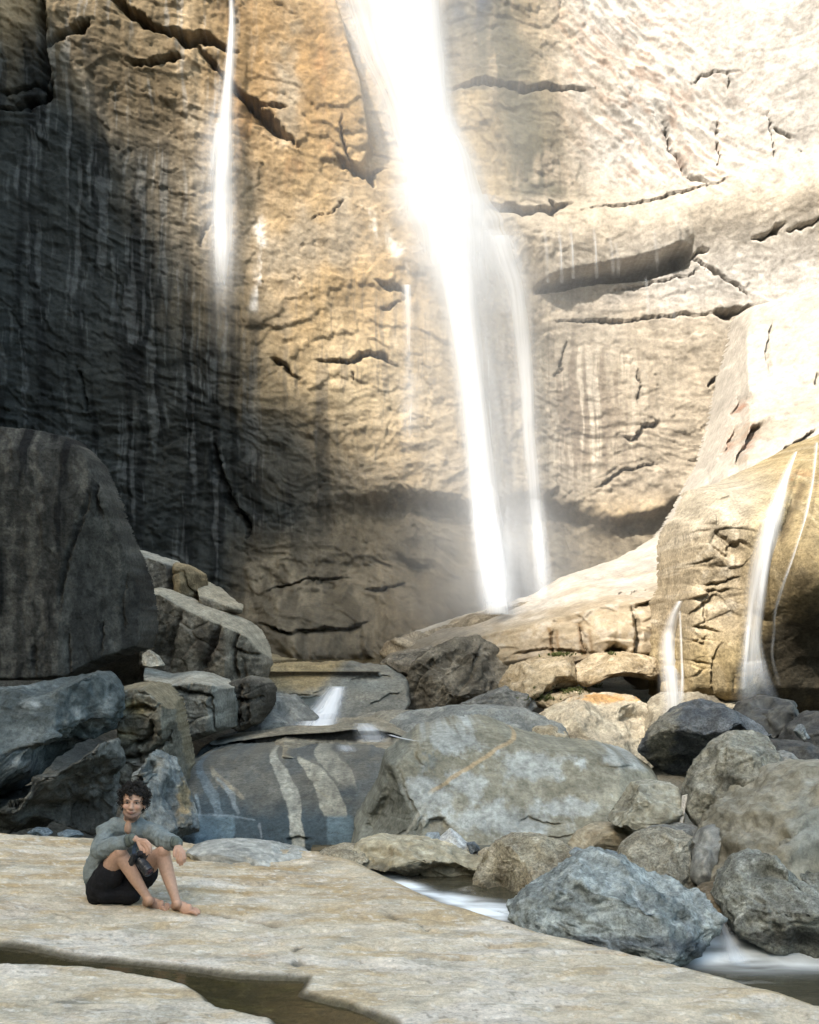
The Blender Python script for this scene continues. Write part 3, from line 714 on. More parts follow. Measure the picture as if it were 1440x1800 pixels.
    for u0, v0, su, sv_, cc, st in patches:
        gg = np.exp(-((uu-u0)/su)**2-((vv-v0)/sv_)**2); c = mixc(c, cc, sstep(.25, .75, gg+.35*nb+.2*na)*st)
    for pp, wd, cc, st in veins:
        dd, sg, t_ = poly_dist(uu+.3*wd*nb, vv+.3*wd*nb, pp); c = mixc(c, cc, np.exp(-(dd/wd)**4)*st*front)
    c *= (1+.18*nb)[:, None]
    wv = np.clip(wet*(1+.6*na), 0, 1)*np.ones(len(p))
    base = np.array([cx, d+lean*(wp[:, 2].min()-cz), wp[:, 2].min()])
    if mat is M_NEAR: mat = (M_NEAR, M_NEAR_SMOOTH, M_NEAR_COARSE)[seed % 3]
    o = mesh_np(name, wp, f, mat or M_ROCK, c, {'wet': wv}, origin=base, parent=parent)
    if parent is None: tag(o, label, cat, group, kind)
    return o


def relief_rock(name, label, cat, poly, depth_fn, relief_fn, color_fn, step=1.7, rim=9.0, roll=.9, back=2.4, mat=None, wet=0.0, lo_u=-1e9, hi_u=1e9):
    """a rock mass whose near face is modelled facet by facet; the face rolls over at its outline and runs back into the slope"""
    P_ = np.array(poly, float); u0, v0 = P_.min(0)-6; u1, v1 = P_.max(0)+6
    uu_ = np.arange(max(u0, -170), min(u1, 1640)+step, step); vv_ = np.arange(v0, v1+step, step)
    Ug, Vg = np.meshgrid(uu_, vv_)
    jag = 2.2*fbm(Ug*.05, Vg*.05, 3.7, 4)
    sd_ = poly_sd(Ug, Vg, poly)+jag
    base = depth_fn(Ug, Vg); Xg = (Ug-720)/F*base; Zg = H-(Vg-HOR)/F*base
    q = np.clip(1+sd_/rim, 0, 1)
    Dg = base-relief_fn(Ug, Vg, Xg, Zg, base)+roll*q**2.2+back*sstep(-.5, 3.0, sd_)
    gv_, gu_ = np.gradient(sd_, step); gl_ = np.maximum(np.hypot(gu_, gv_), .2); ex_ = np.clip(sd_-1.0, 0, 6)
    Su = Ug-ex_*gu_/gl_**2; Sv = Vg-ex_*gv_/gl_**2; bS = depth_fn(Su, Sv); far = sd_ > 1.0
    cg = color_fn(Ug, Vg, Xg, Zg, base)
    Dg = np.where(far, bS+(Dg-base), Dg); Xg = np.where(far, (Su-720)/F*bS, Xg); Zg = np.where(far, H-(Sv-HOR)/F*bS, Zg)
    fc = grid_faces(len(vv_), len(uu_)); ok = sd_.ravel()[fc].max(1) < 3.4; fc = fc[ok]
    used = np.unique(fc); mp_ = np.zeros(Ug.size, np.int64); mp_[used] = np.arange(len(used))
    pv_ = np.stack([Xg, Dg, Zg], -1).reshape(-1, 3)[used]
    o = mesh_np(name, pv_, mp_[fc], mat or M_CLIFF, cg.reshape(-1, 3)[used], {'wet': np.full(len(used), wet)}, origin=(pv_[:, 0].mean(), pv_[:, 1].min(), pv_[:, 2].min()))
    tag(o, label, cat); return o
def carve(Ug, Vg, items):
    out_ = 0
    ju, jv = 3*fbm(Ug*.08, Vg*.08, 12.0, 3), 3*fbm(Ug*.08, Vg*.08, 22.0, 3)
    for pts_, wd, dp in items:
        d_, s_, t_ = poly_dist(Ug+ju, Vg+jv, pts_); tp_ = np.clip(np.minimum(t_, 1-t_)*5, .12, 1)
        out_ = out_+dp*tp_*np.exp(-(d_/np.where(s_ < 0, wd*.55, wd*1.3))**2)
    return out_

crest = [(668, 1165), (680, 1132), (740, 1106), (800, 1086), (870, 1066), (950, 1042), (1000, 1010), (1060, 990), (1110, 973), (1172, 938), (1200, 895), (1222, 855), (1246, 810), (1266, 740), (1284, 670), (1300, 610), (1314, 540)]
bank_poly = crest+[(1330, 526), (1400, 508), (1470, 475), (1640, 430), (1640, 1000), (1320, 1010), (1215, 1060), (1200, 1215), (1135, 1215), (1112, 1186), (1030, 1178), (905, 1188), (880, 1196), (780, 1196)]
cu_ = [p_[0] for p_ in crest]; cvv = [p_[1] for p_ in crest]
def bank_vc(u): return np.interp(u, cu_+[1480, 1640], cvv+[470, 430])
def bank_v1(u): return np.interp(u, [668, 760, 870, 960, 1060, 1115, 1190, 1300, 1640], [1164, 1142, 1112, 1092, 1066, 1060, 1046, 1010, 1000])
def bank_depth(u, v):
    v1 = bank_v1(u); vc = bank_vc(u); dl = np.interp(u, [668, 760, 870, 960, 1060, 1190, 1300, 1640], [25.2, 24.6, 23.6, 22.7, 22.3, 22.2, 24.0, 22.0]); dc = np.interp(u, [668, 870, 1000, 1172, 1240, 1312, 1480, 1640], [26.8, 27.2, 27.6, 28.8, 30.2, 32.4, 31.2, 30.0])
    t = np.clip((v1-v)/np.maximum(v1-vc, 4), 0, 1.05); b_ = np.clip(v-v1, 0, None)
    return dl+(dc-dl)*t**1.05-.30*sstep(0, 70, b_)+.55*sstep(1150, 1190, v)*(u < 1200)
def bank_relief(u, v, x, z, d):
    wx_ = fbm(x*.35, z*.35, 5.0, 3); q = (v-bank_vc(u))/np.maximum(bank_v1(u)-bank_vc(u), 20)
    f_, e_ = facets(x*.8+.4*wx_, z*1.4+.4*wx_+d*.15, 2.0, 41); f2, e2 = facets(x+.2*wx_, z*1.6+d*.2, .6, 57)
    r = .16*fbm(x*.4, z*.6+d*.2, 6.0, 4)+.10*f_+.03*f2+.09*terrace(q*2.2+.35*wx_+.05*f2, 1.6, .14)+.02*fbm(x*4, z*4+d, 8.0, 3)
    low_ = sstep(1050, 1090, v)*(u < 1210)
    r = r+low_*(.16*f_+.05*f2)
    r = r-carve(u, v, [([(1318, 690), (1300, 720), (1282, 738)], 6, .45), ([(1302, 745), (1282, 790), (1262, 818)], 5, .5), ([(1345, 738), (1326, 770), (1308, 800), (1296, 820)], 6, .55), ([(1332, 745), (1318, 772)], 4, .35), ([(1292, 700), (1308, 705), (1322, 700)], 5, .35),
        ([(1440, 655), (1434, 685)], 4, .3), ([(1362, 560), (1350, 620), (1356, 660)], 2.5, .25), ([(1352, 810), (1390, 785), (1440, 752)], 4, .4),
        ([(1078, 1046), (1120, 1040), (1152, 1034)], 3, .25), ([(905, 1078), (960, 1062), (1010, 1058)], 3, .12), ([(1040, 1020), (1070, 1012)], 2.5, .12), ([(968, 1106), (972, 1150)], 3, .18), ([(1018, 1098), (1026, 1150)], 3, .2), ([(1108, 1064), (1118, 1110), (1116, 1160), (1130, 1200)], 4, .35), ([(1108, 1068), (1150, 1056), (1186, 1056)], 3.5, .2), ([(1120, 1150), (1190, 1160)], 3, .2), ([(1060, 1148), (1078, 1140), (1100, 1150)], 10, .5), ([(890, 1150), (960, 1140), (1050, 1150)], 3, .15), ([(1230, 880), (1215, 915), (1190, 925)], 5, .3)])
    return r
def bank_color(u, v, x, z, d):
    c = np.zeros(u.shape+(3,)); na = fbm(x*.5, z*.8+d*.2, 31.0, 5, .6); nb = fbm(x*2.4, z*2.4+d, 32.0, 5, .65)
    c[:] = (0.335, 0.302, 0.258)
    q = np.clip((v-bank_vc(u))/np.maximum(bank_v1(u)-bank_vc(u), 20), 0, 2)
    c = mixc(c, (0.27, 0.213, 0.137), sstep(.45, 1.05, q+.25*na)*(u < 1230)*.85)
    c = mixc(c, (0.25, 0.18, 0.10), sstep(-.1, .5, na+.3*nb)*.35*sstep(.6, 1.1, q))
    c = mixc(c, (0.33, 0.30, 0.255), sstep(.1, .5, nb)*.5)
    c = mixc(c, (0.23, 0.19, 0.14), sstep(.05, .5, na)*sstep(.2, .45, q)*.6)
    for pp_, wd, st_ in (([(962, 1105), (968, 1150)], 4, .8), ([(975, 1110), (980, 1152)], 3, .7), ([(1014, 1100), (1022, 1148)], 5, .8), ([(1030, 1108), (1036, 1150)], 3, .6)):
        c = mixc(c, (0.12, 0.07, 0.03), np.exp(-(poly_dist(u+3*nb, v, pp_)[0]/wd)**2)*st_)
    for u0_, v0_, su_, sv_, st_ in ((1305, 715, 20, 14, .8), (1318, 770, 15, 30, .65), (1285, 775, 10, 26, .5), (1230, 900, 14, 14, .4)):
        c = mixc(c, (0.22, 0.095, 0.05), np.exp(-((u-u0_)/su_)**2-((v-v0_)/sv_)**2)*sstep(-.2, .3, nb)*st_)
    dkm = sstep(900, 700, u)*sstep(.1, .5, q+.2*na); c = mixc(c, (0.16, 0.135, 0.10), dkm*.9)
    return c*(1+.16*nb+.06*na)[..., None]
relief_rock('rock_bank', 'long sunlit cream rock bank sweeping from the right cliff down to the main fall', 'rock bank', bank_poly, bank_depth, bank_relief, bank_color, step=1.9, rim=13, roll=1.0, back=.8)

tower_poly = [(-165, 738), (0, 745), (55, 748), (112, 762), (140, 782), (160, 808), (180, 852), (200, 905), (222, 960), (240, 1005), (250, 1050), (255, 1108), (243, 1140), (205, 1152), (180, 1160), (150, 1174), (120, 1192), (60, 1198), (-165, 1198)]
def tower_edge(v): return np.interp(v, [740, 800, 860, 930, 1000, 1080, 1200], [118, 150, 163, 142, 116, 104, 100])
def tower_depth(u, v): return 15.8+np.clip(u-tower_edge(v), 0, None)*.0075-np.clip(tower_edge(v)-u, 0, None)*.0022+(1000-v)*.0006+np.clip(790-v, 0, None)*.006
def tower_relief(u, v, x, z, d):
    wx_ = fbm(x*.9, z*.5, 15.0, 3); f_, e_ = facets(x*1.5+.3*wx_, z*.6+.2*wx_, .9, 61); f2, e2 = facets(x+.1*wx_, z*.6, .25, 63)
    return .045*f_+.012*f2+.03*fbm(x*1.2, z*.5, 3.0, 4)+.010*fbm(x*8, z*4, 3.0, 4, .6)-carve(u, v, [([(163, 858), (146, 910), (122, 975), (108, 1040), (104, 1090)], 4, .10), ([(158, 800), (168, 850), (172, 890), (182, 920)], 4, .12), ([(120, 1110), (122, 1192)], 5, .10), ([(60, 1130), (62, 1195)], 4, .08), ([(182, 1090), (178, 1155)], 4, .08), ([(225, 1000), (215, 1060), (220, 1120)], 4, .06)])
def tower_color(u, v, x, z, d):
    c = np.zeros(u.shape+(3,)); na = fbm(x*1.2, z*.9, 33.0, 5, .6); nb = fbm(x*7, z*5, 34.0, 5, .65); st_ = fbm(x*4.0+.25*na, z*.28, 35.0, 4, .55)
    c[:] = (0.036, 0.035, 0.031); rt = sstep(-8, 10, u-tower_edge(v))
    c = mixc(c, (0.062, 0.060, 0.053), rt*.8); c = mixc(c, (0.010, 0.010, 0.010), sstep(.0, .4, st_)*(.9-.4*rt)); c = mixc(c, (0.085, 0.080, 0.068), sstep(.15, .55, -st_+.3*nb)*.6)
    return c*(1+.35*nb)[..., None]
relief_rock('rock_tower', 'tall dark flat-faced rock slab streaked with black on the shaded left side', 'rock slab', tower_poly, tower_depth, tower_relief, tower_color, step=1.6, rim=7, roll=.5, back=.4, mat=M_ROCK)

# --- far right: the bright buttress and the ramp
# --- dark shoulder left of the ramp
rock('flat-topped dark rock ridge running up to the foot of the main fall', [(664, 1148), (672, 1135), (700, 1122), (740, 1108), (790, 1090), (850, 1078), (930, 1058), (1000, 1048), (1010, 1090), (900, 1130), (800, 1150), (720, 1165), (680, 1160)],
     26.6, 1.4, ((0.23, 0.19, 0.14), (0.16, 0.135, 0.10), (0.30, 0.25, 0.18)), lean=.8, box=.6, sub=5, amp=.04, seed=12, strata=(.3, .2, 1), st_amp=.035)
rock('big dark wedge-shaped boulder at the left end of the sunlit ramp', [(702, 1245), (708, 1205), (725, 1165), (760, 1140), (800, 1122), (850, 1115), (880, 1128), (900, 1165), (905, 1200), (880, 1215), (830, 1232), (770, 1250), (730, 1255)],
     22.8, 1.3, ((0.135, 0.118, 0.092), (0.085, 0.076, 0.06), (0.20, 0.175, 0.135)), lean=.35, box=.5, chips=16, sub=6, amp=.022, seed=14, planes=[(-.25, -.5, .83, .62), (.5, -.85, -.15, .45), (-.7, -.7, -.1, .55)], strata=(.6, .1, -.8), st_amp=.03,
     grooves=[([(740, 1180), (800, 1150), (850, 1120)], 4, .12), ([(790, 1235), (830, 1180), (850, 1130)], 5, .15), ([(720, 1230), (735, 1190), (770, 1150)], 3, .12)])
rock('grey-brown rock lobe sloping into the upper cascade', [(560, 1262), (580, 1235), (615, 1205), (650, 1180), (690, 1160), (720, 1165), (735, 1190), (722, 1235), (700, 1262), (640, 1272)],
     23.3, 1.0, ((0.21, 0.19, 0.15), (0.15, 0.14, 0.115), (0.27, 0.24, 0.18)), lean=.9, box=.7, sub=5, amp=.04, seed=15, wet=.3, strata=(.5, .2, 1), st_amp=.03)
rock('rounded dark rock above the cascade, beside the wedge boulder', [(668, 1165), (690, 1148), (730, 1140), (760, 1135), (765, 1150), (738, 1180), (715, 1205), (690, 1198), (672, 1182)], 23.6, .7,
     ((0.16, 0.14, 0.11), (0.11, 0.10, 0.085), (0.22, 0.19, 0.15)), sub=5, amp=.05, seed=16, strata=(.4, .2, 1))
# --- sunlit blocks under the ramp
rock('rounded sunlit ledge stone left of the shadowed hollow', [(876, 1205), (895, 1170), (945, 1152), (1000, 1150), (1020, 1175), (1014, 1205), (970, 1212), (935, 1232), (895, 1238), (882, 1225)], 21.4, .7, LIT, lean=.5, box=.65, sub=5, amp=.04, seed=23)
rock('rounded sunlit ledge stone above the black shadowed hollow', [(1010, 1172), (1045, 1148), (1100, 1144), (1152, 1156), (1176, 1178), (1160, 1196), (1100, 1192), (1060, 1194), (1025, 1208), (1012, 1198)], 21.3, .7, LIT, lean=.5, box=.65, sub=5, amp=.035, seed=24)
rock('small mossy tan stones wedged beneath the sunlit ledge', [(925, 1240), (950, 1222), (1000, 1212), (1040, 1210), (1050, 1222), (1000, 1235), (950, 1248)], 21.0, .5, LIT, sub=4, amp=.06, seed=25)
rock('smooth tan boulder lit along its crown under the black hollow', [(900, 1300), (925, 1275), (960, 1248), (1010, 1226), (1060, 1218), (1110, 1222), (1140, 1235), (1162, 1262), (1170, 1310), (1140, 1350), (1040, 1350), (940, 1330)],
     19.6, 1.1, ((0.36, 0.31, 0.23), (0.28, 0.24, 0.17), (0.42, 0.37, 0.28)), lean=.6, box=.65, sub=6, amp=.03, seed=26, planes=[(.6, -.7, .2, .7)], patches=[(1060, 1228, 60, 10, (0.36, 0.19, 0.06), .8)],
     grooves=[([(1085, 1265), (1110, 1262), (1150, 1260)], 3, .06), ([(1060, 1300), (1110, 1295), (1160, 1290)], 3, .06)])
rock('small tan flat stone between the lit boulder and the great grey boulder', [(906, 1288), (930, 1275), (965, 1270), (995, 1285), (1000, 1300), (975, 1305), (930, 1300)], 18.4, .5, TAN, sub=4, amp=.05, seed=27)
rock('low blue-grey bedrock hump behind the great grey boulder', [(630, 1310), (655, 1275), (720, 1252), (790, 1242), (860, 1240), (930, 1246), (985, 1270), (1010, 1310), (980, 1345), (820, 1350), (650, 1345)], 18.6, 1.2, ((0.22, 0.225, 0.21), (0.16, 0.165, 0.155), (0.28, 0.28, 0.25)), lean=1.0, sub=5, amp=.03, seed=28,
     grooves=[([(800, 1255), (820, 1275)], 4, .08), ([(850, 1250), (880, 1275)], 4, .1)])
rock('grey-tan bedrock at the foot of the small cracked blocks', [(1130, 1262), (1150, 1225), (1190, 1212), (1250, 1215), (1310, 1235), (1340, 1270), (1320, 1330), (1180, 1345), (1130, 1310)], 19.2, .8, ((0.22, 0.19, 0.14), (0.15, 0.13, 0.10), (0.28, 0.25, 0.19)), lean=.7, sub=5, amp=.03, seed=33)
rock('wet grey bedrock shelf left of the wide cascade ledge', [(420, 1262), (440, 1230), (470, 1215), (520, 1222), (560, 1262), (540, 1300), (460, 1305), (410, 1290)], 19.3, .8, ((0.17, 0.17, 0.155), (0.12, 0.12, 0.11), (0.22, 0.215, 0.19)), lean=.9, sub=5, amp=.03, seed=34, wet=.3)
rock('wet tan bedrock shelf right of the white chute', [(600, 1290), (620, 1262), (670, 1248), (730, 1248), (790, 1262), (800, 1300), (740, 1322), (640, 1318)], 19.6, .8, ((0.22, 0.205, 0.165), (0.16, 0.15, 0.125), (0.28, 0.26, 0.21)), lean=1.0, sub=5, amp=.025, seed=36, wet=.3)
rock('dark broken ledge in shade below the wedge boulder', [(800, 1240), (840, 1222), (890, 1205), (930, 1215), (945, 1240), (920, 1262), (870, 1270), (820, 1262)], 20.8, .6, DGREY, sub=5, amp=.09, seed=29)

# --- right slope with the two small falls

lobe_poly = [(1640, 690), (1500, 735), (1445, 757), (1400, 782), (1350, 806), (1305, 828), (1275, 836), (1250, 842), (1243, 866), (1232, 888), (1214, 905), (1202, 928), (1200, 985), (1202, 1020), (1186, 1052), (1180, 1100), (1178, 1165), (1186, 1230), (1215, 1246), (1255, 1246), (1330, 1266), (1640, 1310)]
def lobe_depth(u, v):
    cr = np.interp(u, [1200, 1250, 1305, 1350, 1400, 1445, 1640], [915, 842, 828, 806, 782, 757, 690])
    top = np.clip(1-(v-cr)/130, 0, 1)
    d = 19.5+2.6*top**2*sstep(1215, 1330, u)+.4*top**2
    d = d-1.9*np.exp(-((u-1440)/115)**2-((v-1000)/125)**2)-.55*np.exp(-((u-1292)/38)**2-((v-1165)/75)**2)-.5*np.exp(-((u-1310)/60)**2-((v-900)/45)**2)
    return d+.5*sstep(1225, 1190, u)+.5*sstep(1200, 1262, v)*(u > 1320)
def lobe_relief(u, v, x, z, d):
    wx_ = fbm(x*.6, z*.6, 25.0, 3); bl = sstep(1345, 1290, u)*sstep(860, 930, v+.3*(u-1250))*(1-sstep(1080, 1160, v)*sstep(1240, 1262, u))
    f_, e_ = facets(x*.9+.1*wx_, z*1.25+.1*wx_, .55, 71); f2, e2 = facets(x+.05*wx_, z*1.2, .2, 73)
    r = bl*(.16*f_+.02*f2-.05*(1-e_))+(1-bl)*(.05*fbm(x*1.2, z*.7, 4.0, 4)+.03*f_)+.012*fbm(x*5, z*5, 5.0, 4)+.02*fbm(x*1.5+z, z*.5, 6.0, 3)
    st_ = sstep(1330, 1240, u)*sstep(905, 840, v); r = r+st_*(.12*f_+.05*f2)
    return r-.42*carve(u, v, [([(1256, 928), (1286, 953), (1307, 951), (1327, 965)], 4, .35), ([(1288, 952), (1298, 962), (1306, 955)], 10, .6), ([(1252, 957), (1278, 977), (1283, 966)], 3, .2), ([(1200, 1017), (1214, 994), (1254, 982)], 3.2, .25), ([(1236, 1029), (1270, 1024), (1312, 1010)], 3.5, .3),
        ([(1240, 1038), (1276, 1038), (1290, 1033)], 3, .25), ([(1187, 1064), (1214, 1081), (1242, 1059), (1268, 1040)], 3.5, .3), ([(1242, 1056), (1243, 1100)], 3, .28), ([(1217, 1101), (1245, 1104), (1272, 1112)], 3.5, .3), ([(1190, 1103), (1202, 1122), (1236, 1131), (1243, 1116)], 3, .25),
        ([(1183, 1160), (1214, 1161), (1256, 1168)], 3, .22), ([(1255, 1232), (1252, 1192), (1258, 1150), (1272, 1125)], 4.5, .35), ([(1203, 938), (1228, 932), (1252, 930)], 3, .2), ([(1229, 940), (1232, 985)], 2.6, .18), ([(1246, 862), (1276, 856), (1304, 846)], 3, .25), ([(1238, 886), (1270, 878), (1292, 866)], 3, .2),
        ([(1272, 832), (1264, 860)], 2.6, .2), ([(1214, 908), (1245, 905)], 3, .2), ([(1412, 852), (1396, 898), (1374, 948)], 7, .35), ([(1322, 1074), (1350, 1087), (1378, 1070)], 8, .25), ([(1345, 1078), (1358, 1088)], 7, .2), ([(1395, 850), (1440, 840)], 5, .2), ([(1290, 1180), (1292, 1235)], 3, .12)])
def lobe_color(u, v, x, z, d):
    c = np.zeros(u.shape+(3,)); na = fbm(x*.9, z*.7, 41.0, 5, .6); nb = fbm(x*4, z*4, 42.0, 5, .65); st_ = fbm(x*3+z*.8, z*.5, 43.0, 4)
    c[:] = (0.25, 0.193, 0.105)
    c = mixc(c, (0.185, 0.142, 0.078), sstep(0, .5, na)*.7); c = mixc(c, (0.32, 0.262, 0.165), sstep(.05, .5, st_)*.6)
    bl = sstep(1330, 1290, u)*sstep(1160, 1080, v); c = mixc(c, (0.275, 0.226, 0.16), bl*.75); c = mixc(c, (0.30, 0.262, 0.20), sstep(1000, 880, v+.15*(u-1250))*sstep(1400, 1300, u)*.8)
    c = mixc(c, (0.34, 0.30, 0.235), sstep(.2, .5, nb)*bl*.5)
    gg = np.exp(-((u-1430)/120)**2-((v-1150)/135)**2); c = mixc(c, (0.035, 0.031, 0.024), sstep(.30, .75, gg+.22*na+.1*nb)*.93)  # shade below the overhang painted as dark rock colour
    for u0_, v0_, su_, sv_ in ((1402, 842, 24, 14), (1436, 845, 14, 10)): c = mixc(c, (0.15, 0.07, 0.035), np.exp(-((u-u0_)/su_)**2-((v-v0_)/sv_)**2)*sstep(-.3, .3, nb)*.8)
    c = mixc(c, (0.08, 0.06, 0.035), np.exp(-(poly_dist(u, v, [(1412, 852), (1396, 898), (1374, 948)])[0]/7)**2)*.8)
    return c*(1+.2*nb)[..., None]
relief_rock('rock_lobe', 'great rounded golden rock lobe with a cracked blocky face and an overhung belly with shade painted in', 'rock outcrop', lobe_poly, lobe_depth, lobe_relief, lobe_color, step=1.4, rim=42, roll=1.5, back=.6, mat=M_ROCK)

# --- left wall group
def block_rock(label, poly, d, edge, ktop, creases, front, skylit_topc, cuts=(), seed=0, fscale=.5, fa=.07, dark=()):
    """a broken block: top above an edge line, painted lighter as if skylit, fractured front below it, faces turning at vertical creases"""
    eu = [p_[0] for p_ in edge]; ev = [p_[1] for p_ in edge]
    def ed(u): return np.interp(u, eu, ev)
    def dep(u, v):
        D = d+np.clip(ed(u)-v, 0, None)*ktop+np.clip(v-ed(u)-40, 0, None)*.0015
        for cu__, m in creases: D = D+(np.clip(u-cu__, 0, None) if m > 0 else np.clip(cu__-u, 0, None))*abs(m)
        return D
    def rel(u, v, x, z, D):
        wx_ = fbm(x*1.1, z*1.1, seed+.5, 3); f_, e_ = facets(x+.15*wx_, z*1.3+.15*wx_, fscale, 80+seed); f2, e2 = facets(x, z*1.5+.05*wx_, fscale*.35, 90+seed)
        tp = sstep(ed(u)+2, ed(u)-4, v)
        return (1-.75*tp)*(fa*f_-.35*fa*(1-e_)+.3*fa*f2)+(1-.7*tp)*.03*fbm(x*2, z*2.4, seed+2.0, 4)+(1-.6*tp)*.008*fbm(x*9, z*9, seed+4.0, 4, .6)-carve(u, v, cuts)
    def colr(u, v, x, z, D):
        c = np.zeros(u.shape+(3,)); na = fbm(x*1.6, z*1.3, seed+6.0, 5, .6); nb = fbm(x*8, z*7, seed+7.0, 5, .65); st_ = fbm(x*3.5, z*.5, seed+8.0, 4)
        c[:] = front; c = mixc(c, np.array(front)*.5, sstep(-.05, .45, st_+.3*na)*.75); c = mixc(c, np.array(front)*1.45, sstep(.1, .5, nb-.2*st_)*.5)
        for u0_, v0_, su_, sv_, cc_, s_ in dark: c = mixc(c, cc_, np.exp(-((u-u0_)/su_)**2-((v-v0_)/sv_)**2)*sstep(-.5, .2, na+.2)*s_)
        c = mixc(c, skylit_topc, sstep(3, -3, v-ed(u)+6*nb)*.9)  # lighter top tone stands in for skylight
        return c*(1+.25*nb)[..., None]
    return relief_rock('rock_block', label, 'rock', poly, dep, rel, colr, step=1.5, rim=11, roll=.5, back=.35, mat=M_ROCK)
block_rock('angular grey block with a flat top painted skylit pale, highest of the left stack', [(205, 958), (245, 966), (300, 983), (304, 1062), (270, 1072), (225, 1062), (205, 1010)], 20.5, [(205, 962), (250, 976), (304, 996)], .05, [], (0.17, 0.165, 0.145), (0.30, 0.285, 0.235), [([(240, 985), (242, 1050)], 2.5, .12)], 1)
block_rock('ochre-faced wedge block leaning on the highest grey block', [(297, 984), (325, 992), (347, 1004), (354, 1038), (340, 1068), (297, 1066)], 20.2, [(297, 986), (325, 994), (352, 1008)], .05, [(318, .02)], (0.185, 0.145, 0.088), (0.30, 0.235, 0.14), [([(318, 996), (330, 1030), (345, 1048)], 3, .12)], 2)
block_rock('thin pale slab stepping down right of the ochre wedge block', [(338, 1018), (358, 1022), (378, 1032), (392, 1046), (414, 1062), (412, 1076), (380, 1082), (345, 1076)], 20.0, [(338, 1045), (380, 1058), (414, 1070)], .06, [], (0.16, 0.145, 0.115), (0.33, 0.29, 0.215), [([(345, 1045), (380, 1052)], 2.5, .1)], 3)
block_rock('large rounded block with a crown painted skylit pale and dark streaks, left of the pool', [(238, 1036), (272, 1031), (305, 1042), (340, 1058), (385, 1072), (430, 1093), (450, 1108), (464, 1138), (470, 1170), (460, 1194), (428, 1208), (388, 1216), (330, 1206), (285, 1190), (238, 1180)], 18.6, [(238, 1045), (280, 1046), (330, 1075), (385, 1098), (430, 1118), (470, 1160)], .045, [(395, .010), (330, -.003)], (0.155, 0.138, 0.108), (0.31, 0.28, 0.215),
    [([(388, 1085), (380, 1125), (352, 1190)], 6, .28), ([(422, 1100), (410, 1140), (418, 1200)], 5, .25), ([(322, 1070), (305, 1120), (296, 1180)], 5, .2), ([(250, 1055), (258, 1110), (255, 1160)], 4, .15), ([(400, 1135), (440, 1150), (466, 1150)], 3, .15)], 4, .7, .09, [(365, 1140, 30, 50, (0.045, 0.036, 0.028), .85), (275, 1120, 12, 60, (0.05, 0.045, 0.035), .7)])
block_rock('blocky grey rock with a flat top painted skylit pale midway down the left stack', [(246, 1176), (300, 1180), (362, 1172), (384, 1182), (394, 1208), (404, 1250), (402, 1284), (352, 1298), (312, 1314), (262, 1312), (240, 1250)], 16.0, [(246, 1192), (300, 1206), (340, 1200), (375, 1205), (396, 1212)], .12, [(372, .02), (300, -.004)], (0.150, 0.148, 0.130), (0.36, 0.335, 0.275),
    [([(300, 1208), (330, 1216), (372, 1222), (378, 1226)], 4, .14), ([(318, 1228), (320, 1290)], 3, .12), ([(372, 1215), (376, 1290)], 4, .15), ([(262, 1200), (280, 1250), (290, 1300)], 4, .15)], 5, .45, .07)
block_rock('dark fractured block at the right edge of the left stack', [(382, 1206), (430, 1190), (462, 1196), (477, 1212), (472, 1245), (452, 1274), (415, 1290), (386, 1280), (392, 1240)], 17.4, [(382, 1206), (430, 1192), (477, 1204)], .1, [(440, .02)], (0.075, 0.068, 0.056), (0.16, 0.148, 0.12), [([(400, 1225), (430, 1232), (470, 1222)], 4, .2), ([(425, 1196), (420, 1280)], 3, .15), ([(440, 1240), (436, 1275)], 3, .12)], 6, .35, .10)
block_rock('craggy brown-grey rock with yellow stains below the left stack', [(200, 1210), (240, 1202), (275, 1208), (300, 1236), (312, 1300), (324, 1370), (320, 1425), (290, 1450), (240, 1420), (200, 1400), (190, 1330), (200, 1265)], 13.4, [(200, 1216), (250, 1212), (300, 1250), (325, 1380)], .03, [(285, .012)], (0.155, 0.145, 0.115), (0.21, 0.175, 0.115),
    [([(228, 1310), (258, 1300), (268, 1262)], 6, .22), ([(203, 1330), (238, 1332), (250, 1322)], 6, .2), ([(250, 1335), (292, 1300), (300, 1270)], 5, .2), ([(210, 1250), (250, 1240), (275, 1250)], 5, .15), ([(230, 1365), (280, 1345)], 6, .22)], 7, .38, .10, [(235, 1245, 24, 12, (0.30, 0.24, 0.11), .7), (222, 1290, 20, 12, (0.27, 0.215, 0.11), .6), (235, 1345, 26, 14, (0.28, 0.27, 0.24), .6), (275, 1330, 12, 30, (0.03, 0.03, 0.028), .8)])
rock('small pale chip of rock lying on a ledge beside the dark tower', [(250, 1150), (262, 1142), (278, 1152), (290, 1170), (270, 1175), (252, 1172)], 15.6, .2, ((0.30, 0.275, 0.22), (0.24, 0.22, 0.18), (0.36, 0.33, 0.27)), lean=.3, sub=4, seed=86)
rock('broad blue-grey boulder resting under the dark tower', [(-160, 1225), (0, 1206), (60, 1202), (130, 1188), (180, 1180), (198, 1195), (207, 1225), (204, 1262), (194, 1288), (150, 1304), (105, 1330), (60, 1365), (25, 1395), (-30, 1408), (-160, 1410)],
     12.6, .9, ((0.085, 0.098, 0.098), (0.06, 0.07, 0.07), (0.135, 0.148, 0.145)), lean=.45, box=.55, sub=6, amp=.022, seed=91, planes=[(.1, -.9, .35, .8), (.9, -.4, .1, .88)], ncut=2,
     grooves=[([(-20, 1322), (40, 1318), (100, 1312), (105, 1305)], 6, .05), ([(-10, 1340), (50, 1325)], 5, .04)], patches=[(170, 1270, 30, 12, (0.30, 0.31, 0.30), .6), (40, 1345, 50, 10, (0.28, 0.29, 0.28), .5)])
